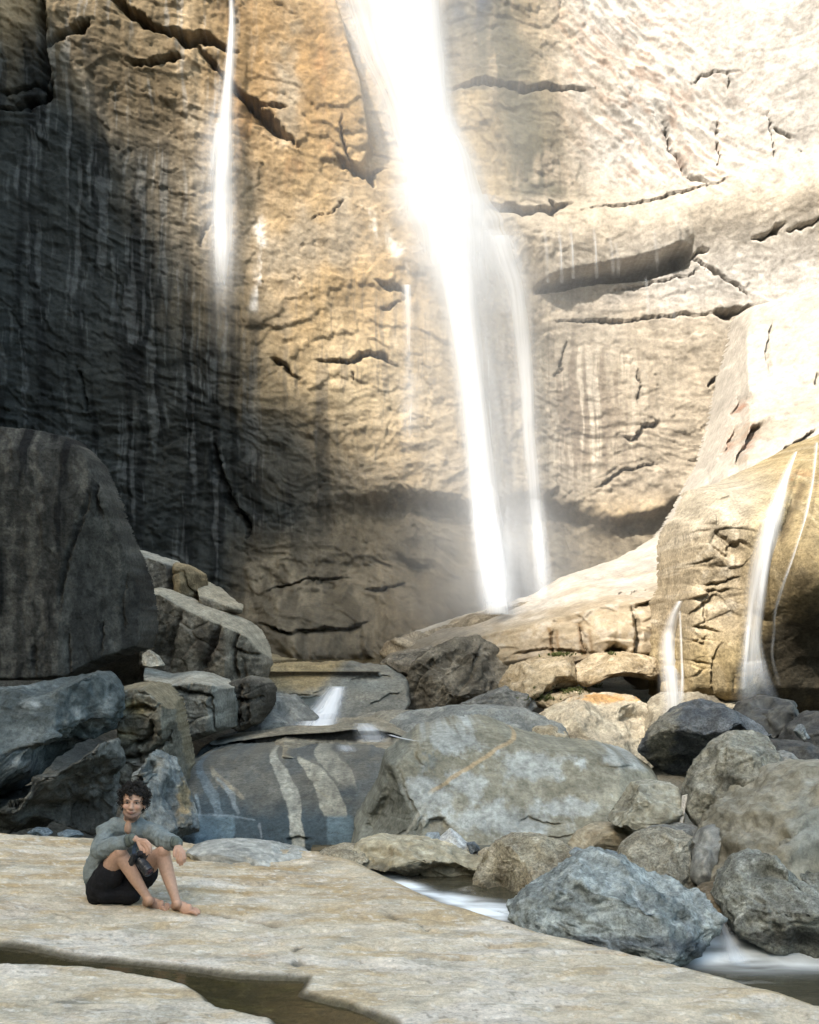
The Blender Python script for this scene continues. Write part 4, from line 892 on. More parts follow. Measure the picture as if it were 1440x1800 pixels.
rock('dark undercut rock with a paler bulge behind the seated person', [(-160, 1395), (0, 1390), (60, 1365), (110, 1335), (160, 1310), (200, 1300), (212, 1335), (205, 1400), (190, 1450), (150, 1475), (0, 1470), (-160, 1470)],
     12.4, .55, ((0.13, 0.13, 0.115), (0.075, 0.075, 0.068), (0.19, 0.185, 0.165)), lean=-.55, box=.5, sub=6, amp=.05, seed=92, ncut=4, patches=[(125, 1395, 55, 30, (0.27, 0.265, 0.24), .8)],  # patch gives the bulge a lighter tone
     grooves=[([(0, 1420), (80, 1425), (175, 1415)], 10, .10), ([(75, 1380), (72, 1420)], 4, .06)])
rock('leaning blue-grey rock fin right behind the seated person', [(200, 1478), (206, 1420), (235, 1360), (270, 1318), (300, 1330), (318, 1370), (335, 1410), (346, 1450), (345, 1470), (310, 1478), (260, 1485)],
     11.9, .5, ((0.175, 0.19, 0.185), (0.11, 0.115, 0.11), (0.24, 0.25, 0.235)), lean=.35, box=.6, sub=6, amp=.035, seed=94, planes=[(.6, -.75, .25, .7), (-.8, -.6, 0, .6)],
     patches=[(325, 1400, 14, 50, (0.31, 0.22, 0.10), .65)], grooves=[([(245, 1375), (268, 1345), (275, 1335)], 8, .14), ([(290, 1390), (310, 1430), (318, 1465)], 4, .05)])
rock('dark hillside rock filling the gap behind the left boulders', [(-200, 1000), (200, 990), (300, 1050), (400, 1100), (440, 1190), (440, 1270), (380, 1330), (330, 1480), (-200, 1490)], 20.8, 1.2, DGREY, lean=.1, box=.5, sub=5, amp=.05, seed=95)

# --- cascade rocks in the middle
ch_poly = [(455, 1300), (460, 1195), (466, 1170), (520, 1166), (600, 1164), (680, 1170), (715, 1195), (722, 1240), (705, 1275), (640, 1300)]
def ch_depth(u, v): return 20.2+2.4*np.clip((1278-v)/95, 0, 1.1)**1.15
def ch_relief(u, v, x, z, d):
    f_, e_ = facets(x+.2*fbm(x, z, 1.0, 2), z*1.5+d*.3, .9, 105)
    return .06*f_+.06*fbm(x*.8, z+d*.4, 2.0, 4)+.02*fbm(x*4, z*4+d, 3.0, 4)-carve(u, v, [([(485, 1240), (520, 1232), (570, 1222)], 3, .15), ([(470, 1222), (540, 1222), (575, 1212)], 3, .12), ([(600, 1200), (650, 1188), (700, 1190)], 4, .15), ([(640, 1245), (680, 1225), (715, 1215)], 4, .15)])
def ch_color(u, v, x, z, d):
    c = np.zeros(u.shape+(3,)); na = fbm(x*1.2, z*2+d*.5, 61.0, 5, .6); nb = fbm(x*8, z*8+d, 62.0, 4, .65)
    c[:] = (0.175, 0.165, 0.135); c = mixc(c, (0.125, 0.125, 0.11), sstep(-.1, .4, na)*.8)
    c = mixc(c, (0.26, 0.20, 0.105), sstep(8, -8, v-1213+10*na)*sstep(14, -14, u-585+(v-1185)*.9)*.9)
    c = mixc(c, (0.06, 0.078, 0.078), sstep(-3, 5, v-1222)*sstep(10, -10, u-575+(v-1222)*.6)*.85)
    c = mixc(c, (0.30, 0.285, 0.225), np.exp(-((u-480)/16)**2-((v-1243)/18)**2)*.9); c = mixc(c, (0.19, 0.205, 0.19), np.exp(-((u-650)/50)**2-((v-1205)/14)**2)*.7)
    return c*(1+.2*nb)[..., None]
relief_rock('cascade_rock', 'smooth wet rock apron carrying the white upper chute', 'rock', ch_poly, ch_depth, ch_relief, ch_color, step=1.5, rim=7, roll=.3, back=.6, mat=M_ROCK, wet=.35)
lg_poly = [(330, 1345), (345, 1318), (385, 1298), (430, 1290), (480, 1283), (545, 1272), (600, 1268), (660, 1266), (720, 1276), (775, 1298), (770, 1330), (640, 1335), (480, 1335)]
def b0(u): return np.interp(u, [380, 440, 500, 540, 580, 620, 660, 690, 715], [1310, 1300, 1292, 1290, 1288, 1283, 1284, 1289, 1298])
def b1(u): return np.interp(u, [380, 440, 500, 540, 580, 620, 660, 690, 715], [1330, 1322, 1297, 1301, 1303, 1303, 1300, 1299, 1299])
def lg_depth(u, v): return 16.6+np.clip(b0(u)-v, 0, None)*.13-np.clip(v-b1(u), 0, None)*.05
def lg_relief(u, v, x, z, d):
    f_, e_ = facets(x+.1*fbm(x, z, 1.0, 2), z*1.5+d*.3, .5, 115); bd = sstep(-1, 2, v-b0(u))*sstep(2, -1, v-b1(u))
    return .04*f_*(1-bd)+.03*fbm(x*1.5, d*1.5, 2.0, 4)-.16*bd-carve(u, v, [([(540, 1312), (565, 1309), (600, 1312), (612, 1318)], 5, .18), ([(390, 1312), (420, 1306), (450, 1310)], 6, .2), ([(480, 1290), (520, 1284), (600, 1276), (680, 1276)], 2.5, .08)])
def lg_color(u, v, x, z, d):
    c = np.zeros(u.shape+(3,)); na = fbm(x*1.5, d*1.5, 63.0, 5, .6); nb = fbm(x*8, z*8+d*4, 64.0, 4, .65)
    c[:] = (0.245, 0.212, 0.155); c = mixc(c, (0.17, 0.155, 0.12), sstep(-.1, .4, na)*.8); c = mixc(c, (0.30, 0.275, 0.21), sstep(.1, .5, nb)*.5)
    c = mixc(c, (0.020, 0.021, 0.021), sstep(-2, 1, v-b0(u)+2*nb)*sstep(2, -1, v-b1(u)+2*nb)*.95)
    c = mixc(c, (0.025, 0.027, 0.028), np.exp(-((u-572)/36)**4-((v-1313)/5)**4)*.9); c = mixc(c, (0.10, 0.125, 0.135), sstep(440, 380, u)*.6)
    return c*(1+.2*nb)[..., None]
relief_rock('cascade_ledge', 'low tan rock ledge with a black wet front edge across the cascade', 'rock', lg_poly, lg_depth, lg_relief, lg_color, step=1.4, rim=5, roll=.25, back=.6, mat=M_ROCK, wet=.3)
dome_poly = [(290, 1510), (298, 1420), (312, 1365), (335, 1338), (400, 1328), (480, 1322), (560, 1323), (640, 1322), (690, 1326), (725, 1364), (710, 1430), (690, 1510)]
def dome_depth(u, v): return 12.75+2.7*np.clip((1490-v)/178, 0, 1.05)**1.7+.9*np.clip((350-u)/60, 0, 1)**2
def dome_relief(u, v, x, z, d):
    f_, e_ = facets(x+.2*fbm(x, z, 3.0, 2), z*1.6, .9, 95)
    stp = .05*sstep(1424, 1434, v+3*fbm(u*.03, v*0, 3.0, 2))+.03*sstep(1462, 1470, v+2*fbm(u*.04, v*0, 5.0, 2))
    return .02*f_+.05*fbm(x*.8, z*1.4, 4.0, 3)+.012*fbm(x*4, z*6, 5.0, 4)+stp-carve(u, v, [([(440, 1350), (470, 1346), (500, 1352)], 3, .03), ([(540, 1400), (555, 1392), (580, 1404)], 4, .05), ([(503, 1478), (520, 1470), (548, 1472)], 5, .08), ([(335, 1345), (380, 1340), (430, 1326), (480, 1326)], 4, .06)])
def dome_color(u, v, x, z, d):
    c = np.zeros(u.shape+(3,)); na = fbm(x*1.3, z*2, 51.0, 5, .6); nb = fbm(x*9, z*9, 52.0, 4, .65); wb = 4*fbm(u*.02, v*.02, 53.0, 4)
    c[:] = (0.130, 0.125, 0.105); c = mixc(c, (0.085, 0.095, 0.095), sstep(-.2, .4, na)*.8)
    blue = sstep(1365, 1428, v+30*na-.10*np.abs(u-470)+8)*sstep(640, 615, u); c = mixc(c, (0.034, 0.052, 0.062), blue*.93)  # blue reflection of the sky on wet rock, put into the colour
    for (u0_, u1_, v0_) in ((346, 412, 1431), (574, 620, 1433)): c = mixc(c, (0.100, 0.142, 0.162), sstep(-3, 3, u-u0_+wb)*sstep(3, -3, u-u1_+wb)*sstep(-2, 3, v-v0_)*.85)
    def strip(pp_, ws, cc, st_):
        d_, s_, t_ = poly_dist(u+wb+2*nb, v, pp_); w_ = np.interp(t_, np.linspace(0, 1, len(ws)), ws); return mixc(c, cc, sstep(w_+1.5, w_-1.5, d_)*st_*(.85+.3*nb))
    pale = (0.34, 0.33, 0.275)
    c = strip([(470, 1318), (484, 1340), (500, 1367), (517, 1415), (526, 1484)], [4, 11, 13, 12, 12], pale, .95)
    c = strip([(524, 1334), (560, 1364), (578, 1398), (590, 1430)], [4, 15, 19, 22], (0.31, 0.295, 0.235), .95*sstep(1438, 1428, v+3*nb))
    c = strip([(552, 1322), (585, 1342), (606, 1364), (628, 1392)], [4, 15, 17, 2], (0.27, 0.255, 0.205), .85*sstep(1400, 1360, v))
    c = strip([(338, 1322), (352, 1356), (376, 1398), (388, 1430)], [3, 6, 9, 7], (0.15, 0.19, 0.21), .7)
    c = strip([(372, 1350), (392, 1376), (430, 1402)], [3, 8, 3], (0.27, 0.235, 0.17), .8); c = strip([(384, 1368), (408, 1396), (418, 1428)], [2, 5, 3], (0.22, 0.25, 0.26), .8)
    c = strip([(346, 1398), (352, 1440)], [3, 2], (0.18, 0.22, 0.24), .7); c = strip([(458, 1448), (462, 1470)], [3, 1.5], (0.24, 0.26, 0.27), .7); c = strip([(346, 1431), (400, 1432), (450, 1440)], [1.6, 1.6, 1], (0.22, 0.26, 0.28), .7)
    return c*(1+.15*nb)[..., None]
relief_rock('wet_rock_dome', 'rounded wet rock dome with painted blue sky sheen and pale stripes between the falls and the slab', 'wet rock', dome_poly, dome_depth, dome_relief, dome_color, step=1.5, rim=10, roll=.6, back=1.5, mat=M_ROCK, wet=.5)

# --- the boulder field
gb_poly = [(610, 1510), (620, 1460), (640, 1425), (658, 1395), (672, 1345), (680, 1336), (698, 1322), (735, 1292), (790, 1277), (850, 1271), (880, 1277), (905, 1290), (950, 1305), (1010, 1317), (1080, 1322), (1130, 1336), (1160, 1356), (1174, 1385), (1170, 1420), (1150, 1452), (1100, 1500), (960, 1530), (740, 1520)]
def gb_line(v): return np.interp(v, [1275, 1320, 1345, 1390, 1430, 1460, 1510], [735, 722, 700, 712, 738, 745, 728])
def gb_depth(u, v):
    D = 10.35+np.clip(1500-v, 0, None)*.0072+np.clip(gb_line(v)-u, 0, None)*.010+np.clip(u-1090, 0, None)*.006+np.clip(1318-v, 0, None)*.010
    return D
def gb_relief(u, v, x, z, d):
    wx_ = fbm(x*.7, z*.7, 75.0, 3); f_, e_ = facets(x+.2*wx_, z*1.2+.2*wx_+d*.2, .8, 121); f2, e2 = facets(x+.05*wx_, z*1.1+d*.2, .22, 123); L = sstep(6, -10, u-gb_line(v))
    r = .030*f_+.012*f2+.045*fbm(x*1.1, z*1.3+d*.3, 5.0, 4)+.007*fbm(x*9, z*9+d*4, 6.0, 4, .6)+L*(.07*f_+.03*f2)
    return r-carve(u, v, [([(676, 1340), (690, 1375), (684, 1410), (660, 1450), (640, 1490)], 14, .20), ([(700, 1345), (712, 1390), (735, 1430)], 4, .05), ([(752, 1470), (758, 1448), (775, 1446), (790, 1470)], 14, .16), ([(720, 1490), (735, 1455), (745, 1430)], 4, .06), ([(905, 1452), (930, 1440), (975, 1452), (1000, 1448)], 5, .06), ([(735, 1300), (728, 1330), (745, 1350)], 5, .06), ([(940, 1480), (1000, 1470), (1040, 1480)], 4, .04), ([(1040, 1345), (1080, 1350), (1130, 1345)], 5, .03)])
def gb_color(u, v, x, z, d):
    c = np.zeros(u.shape+(3,)); na = fbm(x*1.1, z*1.2, 65.0, 5, .6); nb = fbm(x*5, z*5, 66.0, 5, .65); nc = fbm(x*20, z*20, 67.0, 3, .7)
    c[:] = (0.245, 0.228, 0.175); c = mixc(c, (0.195, 0.178, 0.130), sstep(-.1, .4, na+.3*nb)*.75)
    for u0_, v0_, su_, sv_ in ((935, 1345, 70, 32), (880, 1440, 110, 36), (1100, 1338, 52, 22), (790, 1300, 70, 26), (1000, 1420, 60, 20), (760, 1400, 50, 40), (820, 1380, 40, 30)):
        c = mixc(c, (0.335, 0.345, 0.325), sstep(.28, .8, np.exp(-((u-u0_)/su_)**2-((v-v0_)/sv_)**2)+.42*nb+.15*na)*.75)
    L = sstep(6, -10, u-gb_line(v)); c = mixc(c, (0.165, 0.175, 0.155), L*.75); c = mixc(c, (0.10, 0.115, 0.115), np.exp(-((u-755)/24)**2-((v-1330)/34)**2)*sstep(-.3, .3, nb)*.75)
    c = mixc(c, (0.10, 0.10, 0.085), np.exp(-((u-680)/22)**2-((v-1395)/50)**2)*.5); c = mixc(c, (0.13, 0.115, 0.09), np.exp(-((u-772)/20)**2-((v-1472)/20)**2)*.7)
    d_, s_, t_ = poly_dist(u+1.5*nb, v+1.5*nb, [(750, 1398), (790, 1370), (845, 1336), (905, 1298), (930, 1278)]); c = mixc(c, (0.37, 0.275, 0.165), sstep(5, 2.2, d_)*.85*sstep(0, .12, t_))
    d_, s_, t_ = poly_dist(u+2*nb, v, [(692, 1488), (728, 1445), (748, 1412)]); c = mixc(c, (0.40, 0.385, 0.32), sstep(4, 1.5, d_)*.6)
    return c*(1+.20*nb+.12*nc)[..., None]
relief_rock('boulder', 'great grey boulder with a slanting tan vein, behind the slab', 'boulder', gb_poly, gb_depth, gb_relief, gb_color, step=1.4, rim=16, roll=.55, back=.9, mat=M_NEAR_SMOOTH)
rock('flat tan boulder undercut by the stream, nearest the pale slab', [(616, 1500), (630, 1482), (665, 1471), (730, 1474), (790, 1486), (840, 1502), (868, 1520), (860, 1548), (830, 1562), (780, 1560), (730, 1545), (680, 1525), (630, 1515)],
     9.35, .42, ((0.36, 0.315, 0.22), (0.27, 0.23, 0.155), (0.41, 0.37, 0.28)), lean=.75, box=.6, sub=6, amp=.04, seed=112, ncut=3, strata=(-.35, .3, 1), st_amp=.045, mat=M_NEAR, planes=[(.1, -.55, -.85, .55)],
     patches=[(720, 1530, 90, 12, (0.12, 0.11, 0.085), .6)], grooves=[([(640, 1500), (700, 1500), (760, 1520), (830, 1540)], 7, .03)])
rock('round tan boulder with a dark wet lower left side, beside the blue-grey boulder', [(828, 1575), (834, 1545), (850, 1510), (872, 1485), (905, 1468), (950, 1470), (990, 1482), (1018, 1500), (1012, 1530), (970, 1560), (930, 1590), (880, 1596), (845, 1592)],
     8.9, .5, ((0.32, 0.28, 0.20), (0.25, 0.21, 0.15), (0.38, 0.34, 0.26)), lean=.45, box=.7, sub=6, amp=.04, seed=113, planes=[(-.55, -.75, -.3, .6), (.2, -.6, .75, .75)], mat=M_NEAR, patches=[(870, 1565, 40, 28, (0.11, 0.095, 0.065), .85)], ncut=3)
rock('big angular blue-grey boulder sitting in the stream', [(891, 1602), (905, 1590), (930, 1566), (968, 1545), (1000, 1520), (1030, 1504), (1060, 1499), (1100, 1510), (1140, 1537), (1180, 1545), (1225, 1558), (1252, 1580), (1268, 1612), (1271, 1640), (1255, 1668), (1205, 1690), (1150, 1686), (1080, 1666), (1010, 1650), (940, 1632), (900, 1618)],
     7.55, .42, ((0.27, 0.295, 0.285), (0.18, 0.20, 0.195), (0.39, 0.415, 0.395)), lean=.5, box=.5, chips=22, sub=6, amp=.03, seed=114, planes=[(.15, -.55, .8, .72), (-.3, -.95, -.1, .72), (.5, -.85, .1, .74)], ncut=2, cut=(.8, .92), strata=(-.55, .2, 1), st_amp=.02, mat=M_NEAR, fine=1.5,
     veins=[([(1110, 1545), (1125, 1585), (1150, 1620), (1170, 1650), (1185, 1680)], 4, (0.44, 0.46, 0.45), .6)], patches=[(1060, 1660, 150, 14, (0.085, 0.10, 0.12), .7), (1225, 1670, 40, 14, (0.08, 0.09, 0.10), .8)],
     grooves=[([(1000, 1565), (1015, 1560), (1025, 1580), (1050, 1592), (1048, 1600)], 7, .045), ([(960, 1590), (990, 1605), (1040, 1628)], 6, .04), ([(1112, 1550), (1128, 1590), (1152, 1625), (1165, 1655)], 9, .03), ([(1160, 1590), (1200, 1580), (1230, 1575)], 4, .02), ([(1165, 1620), (1220, 1612)], 4, .02)])
rock('low tan stone behind the blue-grey boulder, under the boxy block', [(1000, 1490), (1015, 1468), (1045, 1452), (1085, 1449), (1120, 1456), (1136, 1470), (1128, 1488), (1080, 1500), (1030, 1502)], 10.1, .4, TAN, sub=5, amp=.04, seed=115, mat=M_NEAR)
rock('rounded brown boulder between the blue-grey boulder and the big right boulder', [(1085, 1520), (1095, 1492), (1125, 1468), (1170, 1458), (1212, 1466), (1235, 1484), (1238, 1520), (1222, 1560), (1180, 1575), (1120, 1550)], 8.9, .45, ((0.29, 0.265, 0.205), (0.21, 0.19, 0.145), (0.34, 0.32, 0.26)), lean=.5, sub=6, amp=.03, seed=116, mat=M_NEAR, planes=[(.8, -.6, -.05, .7)])
rock('low grey stone behind the brown boulder, below the wooden stake', [(1120, 1472), (1150, 1455), (1195, 1449), (1235, 1455), (1245, 1475), (1225, 1490), (1150, 1490)], 9.4, .35, GREY, sub=5, amp=.03, seed=117, mat=M_NEAR)
rock('boxy tan-grey block perched beside the wooden stake', [(1072, 1446), (1082, 1428), (1100, 1402), (1118, 1378), (1150, 1374), (1188, 1380), (1192, 1396), (1199, 1412), (1196, 1450), (1160, 1458), (1110, 1456)], 9.9, .4, ((0.31, 0.29, 0.225), (0.235, 0.22, 0.175), (0.35, 0.345, 0.29)), lean=.3, box=.5, sub=6, amp=.035, seed=118, mat=M_NEAR, planes=[(0, -.4, .9, .82), (-.2, -1, -.15, .75)], ncut=4)
rock('dark wet boulder with a black hollow beneath, at the foot of the thin fall', [(1128, 1322), (1145, 1290), (1170, 1262), (1200, 1240), (1235, 1230), (1275, 1238), (1320, 1262), (1350, 1300), (1340, 1330), (1300, 1360), (1262, 1395), (1215, 1405), (1175, 1385)],
     11.9, .7, ((0.10, 0.105, 0.11), (0.065, 0.068, 0.072), (0.145, 0.15, 0.15)), lean=.3, box=.6, sub=6, amp=.025, seed=119, wet=.35, planes=[(.05, -.55, -.85, .12), (0, -.6, .8, .8)], mat=M_NEAR, ncut=2, patches=[(1165, 1290, 30, 60, (0.24, 0.22, 0.17), .8)])
rock('faceted tan-grey boulder standing upright above the big right boulder', [(1204, 1420), (1212, 1382), (1228, 1345), (1262, 1305), (1295, 1286), (1335, 1284), (1362, 1298), (1372, 1320), (1368, 1352), (1345, 1380), (1320, 1420), (1270, 1448), (1222, 1450)],
     9.7, .5, ((0.255, 0.24, 0.19), (0.18, 0.175, 0.15), (0.31, 0.295, 0.245)), lean=.35, box=.58, sub=6, amp=.028, seed=120, planes=[(-.6, -.75, .3, .7), (.45, -.85, .25, .78), (0, -.3, .95, .85)], ncut=3, mat=M_NEAR, grooves=[([(1275, 1300), (1270, 1350), (1255, 1410)], 4, .03), ([(1290, 1350), (1320, 1335), (1350, 1318)], 4, .03)])
rock('massive smooth brown-grey boulder at the right edge', [(1206, 1570), (1214, 1535), (1235, 1490), (1258, 1445), (1290, 1408), (1330, 1372), (1375, 1347), (1430, 1338), (1500, 1345), (1600, 1400), (1600, 1600), (1440, 1620), (1330, 1600), (1250, 1596)],
     8.75, .75, ((0.235, 0.215, 0.165), (0.175, 0.16, 0.125), (0.285, 0.265, 0.215)), lean=.5, box=.6, sub=6, amp=.02, seed=121, ncut=3, cut=(.85, .95), mat=M_NEAR, planes=[(-.7, -.7, .1, .8)], patches=[(1420, 1450, 40, 60, (0.20, 0.215, 0.20), .6)], grooves=[([(1340, 1500), (1380, 1470), (1440, 1440)], 7, .05)])
rock('jagged grey boulder in front of the big right boulder, above the pool', [(1262, 1585), (1275, 1545), (1300, 1512), (1340, 1497), (1385, 1502), (1420, 1525), (1450, 1545), (1560, 1580), (1560, 1690), (1440, 1680), (1350, 1668), (1300, 1650), (1280, 1620)],
     7.75, .5, ((0.235, 0.235, 0.20), (0.165, 0.165, 0.145), (0.295, 0.30, 0.27)), lean=.35, box=.6, sub=6, amp=.05, seed=122, planes=[(-.35, -.6, .7, .75), (.05, -.7, -.7, .6)], mat=M_NEAR, ncut=4, patches=[(1390, 1650, 110, 16, (0.07, 0.07, 0.065), .8)], grooves=[([(1320, 1535), (1350, 1530), (1400, 1545), (1430, 1570)], 7, .06), ([(1310, 1570), (1350, 1590)], 4, .03)])
rock('flat brown stone jammed between the jagged boulder and the blue-grey boulder', [(1225, 1575), (1245, 1560), (1280, 1556), (1300, 1568), (1298, 1592), (1262, 1602), (1235, 1595)], 8.1, .3, ((0.22, 0.17, 0.11), (0.16, 0.125, 0.08), (0.26, 0.21, 0.15)), sub=4, amp=.03, seed=123, mat=M_NEAR, wet=.3)
rock('slim grey fin of rock wedged against the big right boulder', [(1205, 1545), (1215, 1500), (1240, 1460), (1262, 1450), (1255, 1500), (1235, 1560)], 8.7, .3, GREY, sub=4, amp=.03, seed=124, mat=M_NEAR)
rock('small grey rock peeking out behind the upright boulder', [(1355, 1345), (1365, 1325), (1385, 1320), (1402, 1335), (1395, 1355), (1370, 1362)], 10.3, .3, GREY, sub=4, amp=.05, seed=125)
# dark wet heap under the overhang
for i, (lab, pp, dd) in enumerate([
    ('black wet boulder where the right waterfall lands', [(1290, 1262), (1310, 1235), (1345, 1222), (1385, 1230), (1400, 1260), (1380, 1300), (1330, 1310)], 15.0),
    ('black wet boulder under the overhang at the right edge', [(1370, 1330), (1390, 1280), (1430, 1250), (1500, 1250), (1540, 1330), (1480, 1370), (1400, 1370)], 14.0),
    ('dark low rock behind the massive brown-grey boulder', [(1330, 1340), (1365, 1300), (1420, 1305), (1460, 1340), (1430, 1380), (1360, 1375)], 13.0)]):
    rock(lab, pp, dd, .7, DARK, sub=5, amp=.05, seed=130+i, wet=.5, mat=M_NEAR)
rock('small pale wet stone in the black hollow on the right', [(1398, 1285), (1408, 1272), (1418, 1288), (1426, 1302), (1408, 1300)], 12.6, .15, BLUE, sub=4, amp=.05, seed=134, mat=M_NEAR)

# --- small loose stones
small = [
    ('pointed white stone leaning on the great grey boulder', [(764, 1480), (778, 1468), (792, 1456), (805, 1466), (825, 1482), (832, 1496), (800, 1498), (772, 1492)], 9.75, .16, ((0.55, 0.55, 0.53), (0.47, 0.475, 0.46), (0.62, 0.62, 0.6))),
    ('small blue-grey cobble left of the pointed white stone', [(742, 1480), (750, 1465), (772, 1464), (776, 1478), (765, 1486)], 9.85, .12, BLUE),
    ('small dark cobble right of the pointed white stone', [(820, 1482), (835, 1480), (845, 1492), (842, 1500), (826, 1500)], 9.65, .10, ((0.11, 0.125, 0.135), (0.08, 0.09, 0.1), (0.16, 0.17, 0.18))),
    ('tan chip of stone beside the round tan boulder', [(840, 1500), (855, 1490), (875, 1492), (880, 1505), (862, 1514), (845, 1512)], 9.5, .12, TAN),
    ('pale blue pebble behind the top of the blue-grey boulder', [(1000, 1500), (1012, 1490), (1028, 1494), (1030, 1505), (1012, 1508)], 8.6, .08, BLUE),
    ('grey pebble beside the pale blue pebble', [(1055, 1500), (1068, 1494), (1086, 1498), (1084, 1508), (1064, 1508)], 8.5, .08, BLUE),
    ('white pebble in the gap under the boxy block', [(1128, 1468), (1136, 1462), (1142, 1470), (1134, 1476)], 9.6, .05, ((0.5, 0.5, 0.5), (0.45, 0.45, 0.45), (0.55, 0.55, 0.55))),
    ('grey flat rock strip at the back lip of the slab', [(330, 1492), (360, 1483), (420, 1482), (480, 1488), (540, 1502), (562, 1522), (540, 1536), (470, 1534), (400, 1522), (345, 1510)], 9.35, .45, ((0.31, 0.305, 0.275), (0.22, 0.22, 0.20), (0.40, 0.385, 0.34))),
    ('tan rounded stone at the far end of the slab', [(560, 1500), (600, 1488), (640, 1492), (652, 1506), (625, 1522), (580, 1520)], 9.4, .35, TAN),
    ('small dark blue stone behind the slab on the left', [(48, 1462), (60, 1455), (80, 1457), (92, 1466), (70, 1474)], 10.6, .12, ((0.10, 0.125, 0.14), (0.07, 0.09, 0.1), (0.2, 0.23, 0.25))),
    ('small dark blue stone next to the first, closer to the person', [(98, 1466), (112, 1459), (136, 1462), (146, 1470), (120, 1476)], 10.5, .12, ((0.10, 0.125, 0.14), (0.07, 0.09, 0.1), (0.2, 0.23, 0.25))),
]
for i, (lab, pp, dd, th_, pal) in enumerate(small):
    rock(lab, pp, dd, th_, pal, lean=.4, box=.6, sub=5 if i in (7, 8) else 4, amp=.04, seed=150+i, mat=M_NEAR, name='rock_strip' if i == 7 else 'stone', cat='stone')

# a little greenery in the joints of the sunlit ledges
def tufts():
    bpy.context.view_layer.update(); dg = bpy.context.evaluated_depsgraph_get(); rs = np.random.RandomState(9); V_, F_ = [], []
    for (u0_, v0_, su_, sv_, n_) in ((1000, 1214, 34, 5, 90), (950, 1228, 26, 5, 60), (985, 1152, 26, 3, 60), (1048, 1206, 14, 3, 25), (1075, 1150, 8, 2, 10)):
        for k in range(n_):
            u_, v_ = u0_+rs.normal()*su_*.5, v0_+rs.normal()*sv_*.6
            ok, loc, nrm, *_ = scene.ray_cast(dg, cam.location, (Vector(W(u_, v_, 1.0))-cam.location).normalized(), distance=60)
            if not ok: continue
            for b_ in range(5):
                d_ = Vector((rs.normal()*.5, -abs(rs.normal())*.5, 1)).normalized(); h_ = rs.uniform(.03, .085); sd__ = Vector((rs.normal(), rs.normal(), 0)).normalized()*rs.uniform(.006, .014); i = len(V_)
                V_ += [loc-sd__, loc+sd__, loc+d_*h_*.6+sd__*.8, loc+d_*h_*.6-sd__*.8, loc+d_*h_+Vector((rs.normal(), 0, -abs(rs.normal())))*.012]
                F_ += [[i, i+1, i+2], [i, i+2, i+3], [i+3, i+2, i+4]]
    m, t, out = mat_new('moss_green'); p = N(t, 'ShaderNodeBsdfPrincipled', i_Roughness=.7); g = N(t, 'ShaderNodeNewGeometry'); n = N(t, 'ShaderNodeTexNoise', i_Scale=9.0); t.links.new(g.outputs['Position'], n.inputs['Vector'])
    cr = N(t, 'ShaderNodeValToRGB'); cr.color_ramp.elements[0].color = (.035, .055, .012, 1); cr.color_ramp.elements[1].color = (.11, .12, .03, 1); t.links.new(n.outputs[0], cr.inputs[0]); t.links.new(cr.outputs[0], p.inputs['Base Color']); t.links.new(p.outputs[0], out.inputs[0])
    o = mesh_np('grass', np.array([list(v) for v in V_]), F_, m, smooth=False); tag(o, 'small green grass and moss tufts in the joints of the sunlit ledge', None, None, 'stuff')
tufts()

# wooden stake
def stake():
    bm = bmesh.new(); a = W(1204, 1398, 9.65); b = W(1196, 1456, 9.55); n = 9
    rs = np.random.RandomState(4); rings = []
    for k in range(n):
        t = k/(n-1); c = a*(1-t)+b*t; w2 = (.021-.008*t)+rs.uniform(-.0015, .0015); h2 = .011
        rings.append([bm.verts.new(Vector(c)+Vector((sx*w2, sy*h2, (0.012*sx*rs.uniform(.2, 1) if k == 0 else 0)))) for sx, sy in ((-1, -1), (0, -1.15), (1, -1), (1, 1), (-1, 1))])
    for r0, r1 in zip(rings[:-1], rings[1:]):
        for i in range(5): bm.faces.new((r0[i], r0[(i+1) % 5], r1[(i+1) % 5], r1[i]))
    bm.faces.new(rings[0][::-1]); bm.faces.new(rings[-1])
    bmesh.ops.recalc_face_normals(bm, faces=bm.faces)
    me = bpy.data.meshes.new('wooden_stake'); bm.to_mesh(me); bm.free()
    m, t, out = mat_new('weathered_wood'); g = N(t, 'ShaderNodeNewGeometry'); mp = N(t, 'ShaderNodeMapping'); mp.inputs['Scale'].default_value = (120, 120, 6)
    t.links.new(g.outputs['Position'], mp.inputs[0]); n_ = N(t, 'ShaderNodeTexNoise', i_Scale=1.0, i_Detail=4.0); t.links.new(mp.outputs[0], n_.inputs['Vector'])
    cr = N(t, 'ShaderNodeValToRGB'); cr.color_ramp.elements[0].color = (.28, .25, .21, 1); cr.color_ramp.elements[1].color = (.62, .58, .52, 1); cr.color_ramp.elements[0].position = .3; cr.color_ramp.elements[1].position = .6
    t.links.new(n_.outputs[0], cr.inputs[0]); p = N(t, 'ShaderNodeBsdfPrincipled', i_Roughness=.8); t.links.new(cr.outputs[0], p.inputs['Base Color']); t.links.new(p.outputs[0], out.inputs[0])
    me.materials.append(m); o = bpy.data.objects.new('wooden_stake', me); COL.objects.link(o)
    tag(o, 'short pale weathered wooden stake standing beside the boxy block', 'stake')
stake()

